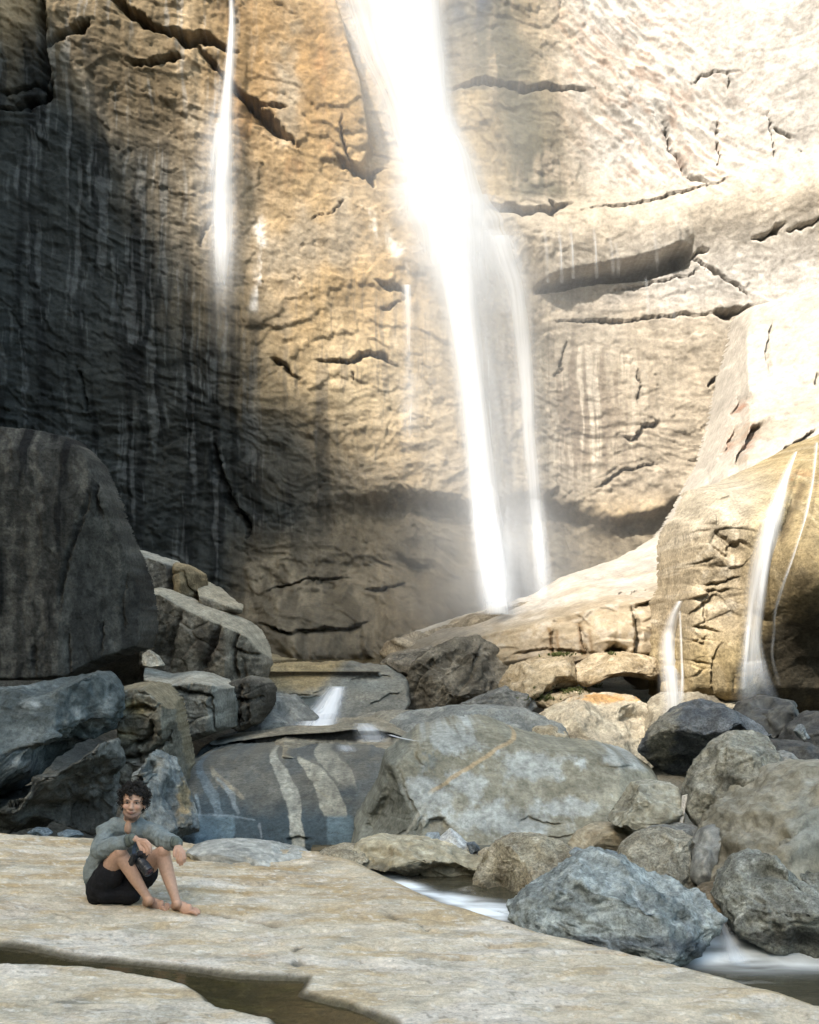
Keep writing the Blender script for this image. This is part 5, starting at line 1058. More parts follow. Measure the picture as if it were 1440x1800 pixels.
# ------------------------------------------------------------------ falling water
bpy.context.view_layer.update()
deps = bpy.context.evaluated_depsgraph_get()
def hit_depth(u, v, default=30.0, dmin=0.0):
    d = Vector(W(u, v, 1.0))-cam.location; ln = d.length
    ok, loc, *_ = scene.ray_cast(deps, cam.location, d.normalized(), distance=200)
    return max(loc.y, dmin) if ok else default
def water_sheet(name, path, widths, alphas, off, parent, mat, rows=90, cols=18, bulge=.25, seed=0, smooth=8, depths=None, edge=1.9, u0=0.0):
    """a curved curtain of falling water that follows the rock face"""
    path = np.array(path, float); L = np.concatenate([[0], np.cumsum(np.linalg.norm(np.diff(path, axis=0), axis=1))]); L /= L[-1]
    t = np.linspace(0, 1, rows)
    def sm(xp, yp):
        y = np.interp(t, xp, yp); k = np.ones(9)/9; yy = np.convolve(np.pad(y, 4, mode='edge'), k, 'valid'); yy[0] = y[0]; yy[-1] = y[-1]; return yy
    u = sm(L, path[:, 0]); v = sm(L, path[:, 1]); wd = sm(np.linspace(0, 1, len(widths)), widths); al = sm(np.linspace(0, 1, len(alphas)), alphas)
    if depths is None:
        dd = np.array([hit_depth(a, b) for a, b in zip(u, v)])
        # falling water cannot follow hollows: take the foremost rock over a window, then smooth
        k = smooth; pad = np.pad(dd, k, mode='edge'); dd = np.array([pad[i:i+2*k+1].min() for i in range(rows)])
        dd = np.convolve(np.pad(dd, k, mode='edge'), np.ones(2*k+1)/(2*k+1), 'valid')
    else: dd = np.interp(t, np.linspace(0, 1, len(depths)), depths)
    s = np.linspace(-1, 1, cols)
    UU = u[:, None]+wd[:, None]*.5*s[None]; DD = (dd-off)[:, None]-bulge*(1-s[None]**2)+0*UU
    wob = .3*wd[:, None]*.12*pn(t[:, None]*6+0*s[None], s[None]*2+0*t[:, None], seed+.5); UU = UU+wob
    VV = v[:, None]+0*UU
    P = np.stack([(UU-720)/F*dd[:, None], DD, H-(VV-HOR)/F*dd[:, None]], -1).reshape(-1, 3)
    A = al[:, None]*np.clip(1-s[None]**2, 0, 1)**edge
    uv = np.stack([(s[None]*.5+.5)*(wd.mean()/100)+0*t[:, None]+seed*.37+u0, t[:, None]*abs(path[-1, 1]-path[0, 1])/100+0*s[None]+seed], -1).reshape(-1, 2)
    return mesh_np(name, P, grid_faces(rows, cols), mat, None, {'alpha': A.ravel()}, uv=uv, origin=tuple(parent.location) if parent else None, parent=None if parent is None else parent)

fall_specs = []
main = empty('waterfall', W(868, 1070, 30)); tag(main, 'big main waterfall plunging white down the middle of the cliff', 'waterfall')
thin = empty('waterfall', W(398, 545, 36)); tag(thin, 'thin white waterfall on the upper left of the cliff', 'waterfall')
side = empty('waterfall', W(1320, 1230, 17)); tag(side, 'silky waterfall sliding down the golden rock lobe at the right', 'waterfall')
litf = empty('waterfall', W(1170, 1260, 19)); tag(litf, 'short glowing waterfall over the small tan blocks, right of the ramp', 'waterfall')
trk = empty('waterfall', W(718, 780, 36)); tag(trk, 'faint water trickle left of the main fall halfway down', 'waterfall')
chute = empty('waterfall', W(565, 1268, 20)); tag(chute, 'small white water chute above the wet ledges', 'cascade')
curt = empty('waterfall', W(655, 1300, 16)); tag(curt, 'little white curtain of water over the dark rock step', 'cascade')
spill = empty('waterfall', W(1280, 1670, 7.6)); tag(spill, 'small blue spill of water between the blue-grey and jagged boulders', 'cascade')

J = []
# (name, parent, path, widths, alphas, offset, material, kwargs)
J.append(('upper_fall', main, [(668, -60), (690, 60), (725, 180), (760, 300), (788, 400)], [300, 265, 215, 185, 210], [.72, .68, .64, .68, .6], .35, M_FALL, dict(bulge=.5, cols=26, seed=1)))
J.append(('upper_fall', main, [(715, -60), (725, 60), (745, 180), (770, 300), (785, 400)], [140, 130, 125, 125, 150], [.6, .62, .7, .75, .7], .65, M_FALL, dict(bulge=.5, cols=22, seed=2)))
J.append(('veil', main, [(660, -60), (690, 100), (740, 260), (775, 420)], [330, 270, 220, 230], [.45, .38, .32, .2], .8, M_VEIL, dict(bulge=.6, cols=24, seed=3)))
J.append(('main_strand', main, [(768, 330), (790, 440), (808, 560), (832, 720), (848, 880), (862, 1000), (872, 1082)], [150, 110, 80, 70, 70, 74, 80], [.8, .85, .85, .85, .85, .85, .5], .75, M_FALL, dict(bulge=.45, cols=22, rows=140, seed=4, smooth=14)))
J.append(('main_strand', main, [(760, 340), (790, 450), (815, 560), (836, 720), (852, 880), (866, 1000), (874, 1082)], [200, 170, 125, 105, 100, 100, 110], [.7, .62, .55, .5, .5, .5, .3], .55, M_FALL, dict(bulge=.4, cols=22, rows=140, seed=5, smooth=14)))
J.append(('main_core', main, [(738, -60), (743, 60), (752, 180), (766, 300), (786, 420), (806, 540), (826, 700), (843, 860), (856, 980), (866, 1080)], [92, 92, 92, 98, 78, 62, 58, 58, 60, 66], [.75, .75, .8, .85, .85, .9, .9, .9, .85, .5], .95, M_CORE, dict(bulge=.35, cols=20, rows=160, seed=44, smooth=14)))
J.append(('ledge_splash', main, [(752, 230), (765, 300), (778, 370), (786, 430), (795, 500), (802, 560)], [150, 180, 210, 215, 180, 130], [.3, .8, .95, .85, .45, .0], .9, M_FALL, dict(bulge=.5, cols=24, rows=90, seed=45, smooth=10)))
J.append(('ledge_sheet', main, [(800, 355), (838, 420), (868, 480), (885, 560)], [200, 200, 160, 120], [.8, .7, .45, .25], .4, M_FALL, dict(bulge=.35, cols=24, seed=6)))
J.append(('side_strand', main, [(880, 430), (905, 520), (918, 640), (928, 780), (938, 900), (945, 1000), (948, 1055)], [80, 62, 52, 46, 42, 42, 46], [.55, .62, .65, .66, .66, .6, .25], .6, M_FALL, dict(bulge=.3, cols=18, rows=120, seed=7, smooth=14)))
J.append(('veil', main, [(840, 420), (868, 560), (888, 720), (898, 880), (905, 1060)], [210, 185, 165, 160, 175], [.36, .36, .34, .32, .2], .5, M_VEIL, dict(bulge=.4, cols=24, rows=120, seed=8, smooth=14)))
J.append(('veil', main, [(735, 440), (752, 600), (765, 760)], [110, 110, 90], [.28, .2, .0], .25, M_VEIL, dict(cols=18, seed=9)))
J.append(('strand', thin, [(411, 2), (413, 50), (408, 130), (400, 220), (396, 330), (396, 440), (397, 560)], [14, 22, 28, 44, 58, 52, 44], [.6, 1, 1, .95, .85, .7, .0], .35, M_FALL, dict(bulge=.2, rows=110, seed=11)))
J.append(('veil', thin, [(406, 120), (392, 240), (388, 380), (394, 560), (396, 660)], [40, 105, 110, 80, 60], [.1, .5, .45, .25, .0], .45, M_VEIL, dict(bulge=.2, rows=90, seed=12)))
J.append(('strand', thin, [(388, 230), (380, 290), (376, 350)], [18, 22, 14], [.5, .6, .0], .5, M_FALL, dict(bulge=.1, rows=40, cols=10, seed=13)))
J.append(('strand', trk, [(716, 505), (717, 560), (718, 620), (720, 700)], [22, 24, 26, 30], [.8, .5, .35, .1], .2, M_FALL, dict(bulge=.1, rows=50, cols=12, seed=15)))
J.append(('veil', trk, [(722, 660), (722, 720), (718, 800)], [60, 55, 40], [.2, .45, .1], .2, M_VEIL, dict(bulge=.1, rows=40, cols=14, seed=16)))
for k, (u_, v0, v1, a_) in enumerate([(985, 425, 500, .5), (1005, 422, 492, .5), (1046, 420, 492, .55), (1075, 440, 490, .3), (1152, 430, 480, .3), (1137, 505, 555, .45), (960, 425, 500, .4), (1085, 450, 490, .25), (1183, 540, 570, .3)]):
    J.append(('ledge_drip', main, [(u_-4, v0-20), (u_, v0+10), (u_+2, v1)], [8, 9, 10], [.2, a_, .3], .12, M_FALL, dict(bulge=.05, rows=24, cols=8, seed=20+k, smooth=4)))
J.append(('strand', side, [(1392, 798), (1376, 835), (1362, 880), (1345, 940), (1328, 1010), (1318, 1090), (1312, 1170), (1308, 1240)], [10, 26, 46, 56, 50, 42, 50, 70], [.5, .8, .85, .8, .75, .65, .5, .2], .15, M_FALL, dict(bulge=.12, rows=120, cols=18, seed=31)))
J.append(('strand', side, [(1352, 900), (1340, 970), (1330, 1050), (1322, 1130), (1330, 1190), (1345, 1235)], [30, 26, 22, 22, 34, 50], [.4, .7, .8, .6, .4, .1], .2, M_FALL, dict(bulge=.1, rows=90, cols=12, seed=32)))
J.append(('strand', side, [(1328, 985), (1314, 1060), (1306, 1130), (1300, 1210)], [16, 14, 14, 16], [.5, .75, .65, .3], .2, M_FALL, dict(bulge=.06, rows=70, cols=10, seed=33)))
J.append(('trickle', side, [(1432, 780), (1424, 850), (1412, 910), (1390, 980), (1372, 1030), (1356, 1080), (1358, 1110), (1352, 1150), (1366, 1205)], [8, 9, 10, 8, 8, 10, 8, 7, 12], [.5, .5, .6, .5, .55, .55, .4, .3, .05], .1, M_FALL, dict(bulge=.04, rows=110, cols=8, seed=34, smooth=5)))
J.append(('strand', litf, [(1184, 1058), (1172, 1085), (1164, 1125), (1166, 1180), (1170, 1230), (1172, 1268)], [16, 28, 42, 44, 46, 52], [.6, 1, .95, .7, .6, .8], .45, M_FALL, dict(bulge=.12, rows=80, cols=16, seed=41)))
J.append(('strand', litf, [(1186, 1075), (1188, 1130), (1190, 1190), (1186, 1245)], [6, 7, 8, 14], [.4, .6, .55, .3], .4, M_FALL, dict(bulge=.03, rows=60, cols=8, seed=42)))
J.append(('sheet', chute, [(594, 1206), (584, 1226), (570, 1250), (558, 1274)], [44, 64, 84, 104], [.7, 1, 1, 1], .12, M_FALL, dict(bulge=.04, rows=50, cols=22, seed=51, smooth=3)))
J.append(('sheet', chute, [(596, 1208), (588, 1228), (578, 1250), (566, 1274)], [26, 38, 50, 60], [.8, 1, 1, 1], .16, M_CORE, dict(bulge=.04, rows=50, cols=16, seed=57, smooth=3)))
J.append(('sheet', curt, [(640, 1270), (648, 1281), (654, 1292), (657, 1303)], [50, 66, 72, 76], [.5, .95, .6, .45], .1, M_FALL, dict(bulge=.04, rows=30, cols=22, seed=52, smooth=3)))
J.append(('sheet', curt, [(684, 1290), (706, 1296), (735, 1301)], [14, 15, 10], [.8, 1, .5], .1, M_FALL, dict(bulge=.03, rows=20, cols=10, seed=53, smooth=3)))
J.append(('sheet', curt, [(606, 1308), (610, 1314), (614, 1320)], [40, 46, 50], [.4, .7, .3], .1, M_FALL, dict(bulge=.03, rows=20, cols=16, seed=54, smooth=3)))
J.append(('sheet', spill, [(1258, 1600), (1268, 1630), (1280, 1662), (1290, 1684)], [22, 30, 42, 64], [.3, .5, .55, .6], .06, M_FALL, dict(bulge=.05, rows=40, cols=14, seed=55, depths=[7.95, 7.75, 7.6, 7.5])))
J.append(('sheet', spill, [(870, 1598), (890, 1604), (905, 1606)], [20, 16, 10], [.4, .5, .2], .04, M_FALL, dict(bulge=.01, rows=14, cols=8, seed=56, depths=[8.2, 8.2, 8.1])))
built = []
depth_cache = []
for nm, par, path, wds, als, off, mt, kw in J:      # look up every rock depth before any water exists
    if 'depths' not in kw:
        rows = kw.get('rows', 90); k = kw.get('smooth', 8)
        path_ = np.array(path, float); L_ = np.concatenate([[0], np.cumsum(np.linalg.norm(np.diff(path_, axis=0), axis=1))]); L_ /= L_[-1]; t_ = np.linspace(0, 1, rows)
        dd_ = np.array([hit_depth(np.interp(x, L_, path_[:, 0]), np.interp(x, L_, path_[:, 1]), dmin=19.3 if par is litf else (16.0 if par is side else 0)) for x in t_])
        pad = np.pad(dd_, k, mode='edge'); dd_ = np.array([pad[i:i+2*k+1].min() for i in range(rows)]); dd_ = np.convolve(np.pad(dd_, k, mode='edge'), np.ones(2*k+1)/(2*k+1), 'valid')
        kw = dict(kw, depths=dd_)
    depth_cache.append(kw)
for (nm, par, path, wds, als, off, mt, _), kw in zip(J, depth_cache):
    water_sheet(nm, path, wds, als, off, par, mt, **kw)
J = None

# ------------------------------------------------------------------ drifting spray round the main fall
m, t, out = mat_new('spray'); Lk = t.links.new
g = N(t, 'ShaderNodeNewGeometry'); sx = N(t, 'ShaderNodeSeparateXYZ'); Lk(g.outputs['Position'], sx.inputs[0])
def mth(op, a, b=None, c=None):
    n = N(t, 'ShaderNodeMath', operation=op)
    for i, x in enumerate((a, b, c)):
        if x is None: continue
        if isinstance(x, (int, float)): n.inputs[i].default_value = x
        else: Lk(x, n.inputs[i])
    return n.outputs[0]
p0 = W(745, 60, 36.5); p1 = W(880, 1060, 33.5); bz = (p1[0]-p0[0])/(p1[2]-p0[2])
axx = mth('MULTIPLY_ADD', sx.outputs[2], bz, p0[0]-bz*p0[2])
dx = mth('DIVIDE', mth('SUBTRACT', sx.outputs[0], axx), 2.2); dy = mth('DIVIDE', mth('SUBTRACT', sx.outputs[1], 35.0), 1.4)
r2 = mth('ADD', mth('MULTIPLY', dx, dx), mth('MULTIPLY', dy, dy)); ga = mth('EXPONENT', mth('MULTIPLY', r2, -1.0))
ft = mth('EXPONENT', mth('MULTIPLY', mth('POWER', mth('DIVIDE', mth('SUBTRACT', sx.outputs[2], 3.0), 2.6), 2), -1.0))
nz = N(t, 'ShaderNodeTexNoise', i_Scale=0.45, i_Detail=3.0); Lk(g.outputs['Position'], nz.inputs['Vector'])
bx_ = mth('DIVIDE', mth('SUBTRACT', sx.outputs[0], mth('ADD', axx, 1.2)), 4.6); by_ = mth('DIVIDE', mth('SUBTRACT', sx.outputs[1], 33.5), 2.2)
gb_ = mth('EXPONENT', mth('MULTIPLY', mth('ADD', mth('MULTIPLY', bx_, bx_), mth('MULTIPLY', by_, by_)), -1.0))
den = mth('MULTIPLY', mth('ADD', mth('MULTIPLY', ga, mth('MULTIPLY_ADD', ft, 0.40, 0.12)), mth('MULTIPLY', gb_, 0.030)), mth('MULTIPLY', nz.outputs[0], 1.6))
pv = N(t, 'ShaderNodeVolumePrincipled'); pv.inputs['Color'].default_value = (.95, .96, .98, 1); pv.inputs['Anisotropy'].default_value = 0.1; Lk(den, pv.inputs['Density']); Lk(pv.outputs[0], out.inputs['Volume'])
lo = np.array([-9.0, 28.8, 1.3]); hi = np.array([13.0, 38.6, 30.0])
vv8 = np.array([[(lo, hi)[i][0], (lo, hi)[j][1], (lo, hi)[k][2]] for i in (0, 1) for j in (0, 1) for k in (0, 1)])
f8 = [[0, 1, 3, 2], [4, 6, 7, 5], [0, 4, 5, 1], [2, 3, 7, 6], [0, 2, 6, 4], [1, 5, 7, 3]]
spray = mesh_np('spray_mist', vv8, f8, m, smooth=False); tag(spray, 'pale mist of spray drifting round the main waterfall', None, None, 'stuff')
# ------------------------------------------------------------------ the seated person
def simple_mat(name, base, rough=0.6, spec=0.4, noise=None, bump=None, attr=False, sss=0.0):
    m, t, out = mat_new(name); L = t.links.new
    p = N(t, 'ShaderNodeBsdfPrincipled'); p.inputs['Roughness'].default_value = rough; p.inputs['Specular IOR Level'].default_value = spec
    p.inputs['Base Color'].default_value = (*base, 1)
    g = N(t, 'ShaderNodeNewGeometry')
    if attr:
        a = N(t, 'ShaderNodeAttribute', attribute_name='Col'); src = a.outputs['Color']
    else: src = None
    if noise:
        n = N(t, 'ShaderNodeTexNoise', i_Scale=noise[0], i_Detail=5.0); L(g.outputs['Position'], n.inputs['Vector'])
        r = N(t, 'ShaderNodeMapRange'); r.inputs[1].default_value = .3; r.inputs[2].default_value = .7; r.inputs[3].default_value = 1-noise[1]; r.inputs[4].default_value = 1+noise[1]; L(n.outputs[0], r.inputs[0])
        v = N(t, 'ShaderNodeVectorMath', operation='SCALE'); v.inputs[0].default_value = base
        if src is not None: L(src, v.inputs[0])
        L(r.outputs[0], v.inputs['Scale']); src = v.outputs[0]
    if src is not None: L(src, p.inputs['Base Color'])
    if bump:
        n = N(t, 'ShaderNodeTexNoise', i_Scale=bump[0], i_Detail=4.0); L(g.outputs['Position'], n.inputs['Vector'])
        b = N(t, 'ShaderNodeBump', i_Strength=bump[2], i_Distance=bump[1]); L(n.outputs[0], b.inputs['Height']); L(b.outputs[0], p.inputs['Normal'])
    if sss: p.inputs['Subsurface Weight'].default_value = sss; p.inputs['Subsurface Radius'].default_value = (.01, .004, .002)
    L(p.outputs[0], out.inputs[0]); return m
M_SKIN = simple_mat('skin', (.5, .3, .2), .5, .35, (60, .10), (300, .001, .3), attr=True)
M_KNIT = simple_mat('knit_fabric', (.2, .24, .23), .95, .1, (90, .14), (420, .003, .6), attr=True)
M_SHORT = simple_mat('black_cotton', (.012, .012, .014), .9, .15, (60, .3), (200, .003, .5))
M_HAIR = simple_mat('dark_hair', (.012, .009, .007), .55, .3, (150, .4))
M_BLACK = simple_mat('black_plastic', (.012, .012, .014), .4, .5, (300, .2), (900, .0006, .5))
M_RUB = simple_mat('rubber_ring', (.02, .02, .022), .75, .3)
M_GLASS = simple_mat('lens_glass', (.01, .01, .03), .05, .8)
M_STRAP = simple_mat('strap_webbing', (.03, .045, .07), .8, .2, (200, .3))
M_EYE = simple_mat('eye_white', (.36, .33, .30), .3, .4)
M_IRIS = simple_mat('iris', (.02, .012, .008), .2, .5)

def tube_bm(bm, pts, seg=14, cap=True):
    """tapered round chain through (point, radius) with rounded ends"""
    P = [Vector(p) for p, r in pts]; R = [r if isinstance(r, tuple) else (r, r) for p, r in pts]
    if cap:
        d0 = (P[0]-P[1]).normalized(); d1 = (P[-1]-P[-2]).normalized()
        r0 = min(R[0]); r1 = min(R[-1])
        pre = [(P[0]+d0*r0*math.sin(a), tuple(x*math.cos(a) for x in R[0])) for a in (1.35, .95, .5)]
        post = [(P[-1]+d1*r1*math.sin(a), tuple(x*math.cos(a) for x in R[-1])) for a in (.5, .95, 1.35)]
        P = [p for p, r in pre]+P+[p for p, r in post]; R = [r for p, r in pre]+R+[r for p, r in post]
    ref = Vector((0.13, -1, 0.21)).normalized(); rings = []
    for i, p in enumerate(P):
        t = (P[min(i+1, len(P)-1)]-P[max(i-1, 0)]).normalized()
        x = t.cross(ref)
        if x.length < .05: x = t.cross(Vector((1, 0, 0)))
        x.normalize(); y = x.cross(t).normalized()
        rings.append([bm.verts.new(p+x*math.cos(2*math.pi*k/seg)*R[i][0]+y*math.sin(2*math.pi*k/seg)*R[i][1]) for k in range(seg)])
    for a, b in zip(rings[:-1], rings[1:]):
        for k in range(seg): bm.faces.new((a[k], a[(k+1) % seg], b[(k+1) % seg], b[k]))
    bm.faces.new(rings[0][::-1]); bm.faces.new(rings[-1])
def ell_bm(bm, c, r, sub=3):
    ret = bmesh.ops.create_icosphere(bm, subdivisions=sub, radius=1.0)
    for v in ret['verts']: v.co = Vector((v.co.x*r[0], v.co.y*r[1], v.co.z*r[2]))+Vector(c)
def spline(pts, n=5):
    """smooth (point, radius) chain"""
    out = []; P = [np.array(p, float) for p, r in pts]; R = [np.array(r if isinstance(r, tuple) else (r, r), float) for p, r in pts]
    for i in range(len(P)-1):
        p0 = P[max(i-1, 0)]; p1 = P[i]; p2 = P[i+1]; p3 = P[min(i+2, len(P)-1)]
        for k in range(n):
            t = k/n; t2 = t*t; t3 = t2*t
            q = .5*((2*p1)+(-p0+p2)*t+(2*p0-5*p1+4*p2-p3)*t2+(-p0+3*p1-3*p2+p3)*t3)
            out.append((q, tuple(R[i]*(1-t)+R[i+1]*t)))
    out.append((P[-1], tuple(R[-1]))); return out
def remeshed(bm, voxel, smooth=2):
    bmesh.ops.recalc_face_normals(bm, faces=bm.faces)
    me = bpy.data.meshes.new('tmp'); bm.to_mesh(me); bm.free()
    o = bpy.data.objects.new('tmp', me); COL.objects.link(o)
    m = o.modifiers.new('r', 'REMESH'); m.mode = 'VOXEL'; m.voxel_size = voxel
    if smooth:
        s = o.modifiers.new('s', 'SMOOTH'); s.iterations = smooth; s.factor = .5
    bpy.context.view_layer.update()
    ev = o.evaluated_get(bpy.context.evaluated_depsgraph_get()); m2 = ev.to_mesh()
    n = len(m2.vertices); v = np.zeros(n*3, np.float32); m2.vertices.foreach_get('co', v); v = v.reshape(-1, 3)
    f = np.zeros(len(m2.loops), np.int32); m2.loops.foreach_get('vertex_index', f); f = f.reshape(-1, 4)
    ev.to_mesh_clear(); bpy.data.objects.remove(o); bpy.data.meshes.remove(me)
    return v, f
def quad_normals(v, f):
    n = np.cross(v[f[:, 2]]-v[f[:, 0]], v[f[:, 3]]-v[f[:, 1]]); out = np.zeros_like(v)
    for k in range(4):
        for a in range(3): out[:, a] += np.bincount(f[:, k], weights=n[:, a], minlength=len(v))
    return out/(np.linalg.norm(out, axis=1)[:, None]+1e-12)

GZ0 = slab_z(-1.95, 7.5)
def Q(u, v, d): return W(u, v, d)+np.array([0, 0, GZ0])
person = empty('person', Q(205, 1585, 7.6))
tag(person, 'barefoot person with curly dark hair in grey sweater and black shorts sitting on the slab', 'person')

pel = Q(196, 1560, 7.63); hipR = Q(178, 1559, 7.57); hipL = Q(222, 1558, 7.66)
kneeR = Q(210, 1496, 7.39); kneeL = Q(286, 1496, 7.42)
ankR = Q(262, 1582, 7.36); ankL = Q(311, 1588, 7.31)
shR = Q(189, 1461, 7.57); shL = Q(262, 1461, 7.60)
elR = Q(175, 1492, 7.46); elL = Q(288, 1474, 7.46)
wrR = Q(238, 1474, 7.33); wrL = Q(313, 1482, 7.33)
neck0 = Q(228, 1456, 7.60); hc_ = Q(234.5, 1410, 7.54)
def lerp(a, b, t): return np.array(a)*(1-t)+np.array(b)*t

legs = [(hipR, kneeR, ankR), (hipL, kneeL, ankL)]
def torso(bm, g):
    tube_bm(bm, spline([(Q(193, 1566, 7.64), (.150+g, .115+g)), (Q(190, 1540, 7.66), (.142+g, .105+g)), (Q(197, 1508, 7.67), (.140+g, .105+g)), (Q(211, 1476, 7.64), (.150+g, .105+g)), (Q(222, 1463, 7.61), (.115+g, .080+g)), (Q(227, 1454, 7.60), (.055+g, .050+g))]), 20)
    tube_bm(bm, spline([(lerp(shR, shL, -.04), .048+g), (lerp(shR, shL, .25)+[0, 0, .022], .058+g), (lerp(shR, shL, .5)+[0, .01, .03], .058+g), (lerp(shR, shL, .75)+[0, 0, .022], .058+g), (lerp(shR, shL, 1.04), .048+g)]))
def arms(bm, g, hands=True):
    for sh, el_, wr in ((shR, elR, wrR), (shL, elL, wrL)):
        e = .985 if hands else .93
        tube_bm(bm, spline([(sh, .050+g), (lerp(sh, el_, .5), .046+g), (el_, .041+g), (lerp(el_, wr, .35), .040+g), (lerp(el_, wr, e), .027+g)]))
# hands: (wrist, knuckles, tips, bends, thumb)
def hand(bm, wr, kn, mid, tip, th):
    kc = sum(np.array(k) for k in kn)/4
    for k in kn: tube_bm(bm, [(lerp(wr, kc, .05), .0165), (lerp(lerp(wr, kc, .5), k, .5), .0155), (k, .0115)], 10)
    for k, m_, t_ in zip(kn, mid, tip):
        tube_bm(bm, spline([(k, .0105), (m_, .0095), (lerp(m_, t_, .55), .0088), (t_, .0072)], 3), 10)
    tube_bm(bm, spline([(th[0], .015), (th[1], .0125), (th[2], .0095)], 3), 10)
bm = bmesh.new()
torso(bm, 0); arms(bm, 0)
# his right hand, wrist draped over the knee gap, fingers curled down over the camera
hand(bm, wrR, [Q(256, 1476, 7.275), Q(256.5, 1480, 7.265), Q(254.5, 1484, 7.265), Q(251, 1487, 7.275)],
     [Q(264, 1483.5, 7.25), Q(263, 1489, 7.24), Q(259.5, 1493, 7.24), Q(254.5, 1495, 7.25)],
     [Q(266.5, 1494, 7.25), Q(264, 1499.5, 7.24), Q(258, 1501.5, 7.24), Q(252, 1501, 7.25)],
     [Q(243, 1478, 7.30), Q(246, 1487, 7.275), Q(249, 1495, 7.26)])
# his left hand hanging past the other knee
hand(bm, wrL, [Q(312, 1498, 7.285), Q(316, 1499.5, 7.275), Q(320, 1499, 7.275), Q(323.5, 1497, 7.285)],
     [Q(311.5, 1508, 7.27), Q(316, 1511, 7.26), Q(321, 1510.5, 7.26), Q(325.5, 1506.5, 7.27)],
     [Q(312.5, 1515.5, 7.275), Q(316.5, 1520, 7.27), Q(321, 1519, 7.27), Q(325, 1514, 7.28)],
     [Q(311, 1487, 7.31), Q(307, 1495, 7.285), Q(306.5, 1504, 7.275)])
for hp, kn, an in legs:
    tube_bm(bm, spline([(hp, .088), (lerp(hp, kn, .35), .076), (lerp(hp, kn, .75), .060), (kn+np.array([0, .005, -.012]), .053)]), 16)
    cd = np.array([-.012, .02, 0])
    tube_bm(bm, spline([(kn+np.array([0, .005, -.012]), .050), (lerp(kn, an, .28)+cd, .050), (lerp(kn, an, .55)+cd*.7, .043), (lerp(kn, an, .85), .030), (an, .031)]), 16)
    ell_bm(bm, kn+np.array([.01, -.015, .004]), (.042, .042, .045))
def foot(heel, ball, toes, rt):
    tube_bm(bm, spline([(heel, .030), (lerp(heel, ball, .4)+np.array([0, 0, .010]), (.034, .030)), (lerp(heel, ball, .75), (.038, .022)), (ball, (.040, .016))]), 14)
    for (a, b, r) in toes: tube_bm(bm, spline([(a, r*1.1), (lerp(a, b, .6)+np.array([0, 0, .004]), r), (b, r*.9)], 3), 9)
def gp(u, v, z):                               # a point at height z above the slab seen at (u, v)
    d = (H-z-GZ0)*F/(v-HOR); return np.array([(u-720)/F*d, d, z+GZ0])
for (an, hl, bl, tps) in [(ankR, gp(258, 1586, .034), gp(284, 1592.5, .022), [(gp(284, 1596.5, .016), gp(291, 1600.5, .011), .0125), (gp(288, 1595, .016), gp(296, 1598, .010), .0095), (gp(290, 1593, .016), gp(299, 1595.5, .010), .0088), (gp(291, 1591, .015), gp(299.5, 1592.6, .009), .008), (gp(291, 1589, .014), gp(298, 1590, .009), .0075)]),
                          (ankL, gp(308, 1592, .034), gp(333, 1599.5, .022), [(gp(335, 1603, .016), gp(346, 1607, .011), .0125), (gp(338, 1601.5, .016), gp(350.5, 1605, .010), .0095), (gp(339, 1600, .015), gp(351, 1602.6, .010), .0088), (gp(339, 1598.5, .015), gp(349.5, 1600.2, .009), .008), (gp(338, 1597, .014), gp(346.5, 1597.8, .009), .0075)])]:
    tube_bm(bm, [(lerp(an, hl, -.15), .031), (lerp(an, hl, .5), .032), (hl, .031)], 14); foot(hl, bl, tps, .01)
# neck and head
tube_bm(bm, spline([(neck0+np.array([0, .012, -.01]), .060), (lerp(neck0, hc_, .35)+np.array([0, .012, 0]), .053), (lerp(neck0, hc_, .8)+np.array([0, .018, 0]), .052)]), 16)
ell_bm(bm, neck0+np.array([.006, -.056, .014]), (.030, .034, .046))
import mathutils
HR = mathutils.Matrix.Rotation(math.radians(4), 3, 'Y') @ mathutils.Matrix.Rotation(math.radians(6), 3, 'Z') @ mathutils.Matrix.Rotation(math.radians(-4), 3, 'X')
def Hd(x, y, z): return np.array(HR @ Vector((x, y, z)))+hc_
def hell(c, r): 
    ret = bmesh.ops.create_icosphere(bm, subdivisions=4, radius=1.0)
    for v in ret['verts']: v.co = HR @ (Vector((v.co.x*r[0], v.co.y*r[1], v.co.z*r[2]))+Vector(c))+Vector(hc_)
hell((0, .012, .026), (.075, .092, .082)); hell((0, -.022, -.030), (.061, .062, .072)); hell((0, .0, -.02), (.068, .07, .06))
hell((0, -.060, -.088), (.028, .022, .019)); hell((0, -.035, -.075), (.045, .04, .028))
for s in (-1, 1):
    hell((s*.036, -.062, -.024), (.024, .022, .022)); hell((s*.077, .008, -.008), (.009, .019, .032)); hell((s*.0115, -.096, -.032), (.0085, .010, .0075))
    tube_bm(bm, [(Hd(s*.046, -.068, .020), .010), (Hd(s*.028, -.080, .024), .0115), (Hd(s*.008, -.082, .020), .010)], 10)
    tube_bm(bm, [(Hd(s*.048, -.030, -.066), .016), (Hd(s*.028, -.060, -.084), .014)], 10)
tube_bm(bm, spline([(Hd(0, -.078, .018), .009), (Hd(0, -.092, -.008), .0105), (Hd(0, -.104, -.028), .0125)]), 10)
tube_bm(bm, spline([(Hd(-.025, -.074, -.051), .005), (Hd(-.012, -.084, -.0545), .0070), (Hd(0, -.0865, -.0545), .0072), (Hd(.012, -.084, -.0545), .0070), (Hd(.025, -.074, -.051), .005)]), 8)
tube_bm(bm, spline([(Hd(-.020, -.075, -.058), .005), (Hd(0, -.084, -.064), .0082), (Hd(.020, -.075, -.058), .005)]), 8)
bv, bf = remeshed(bm, .0042, 2)
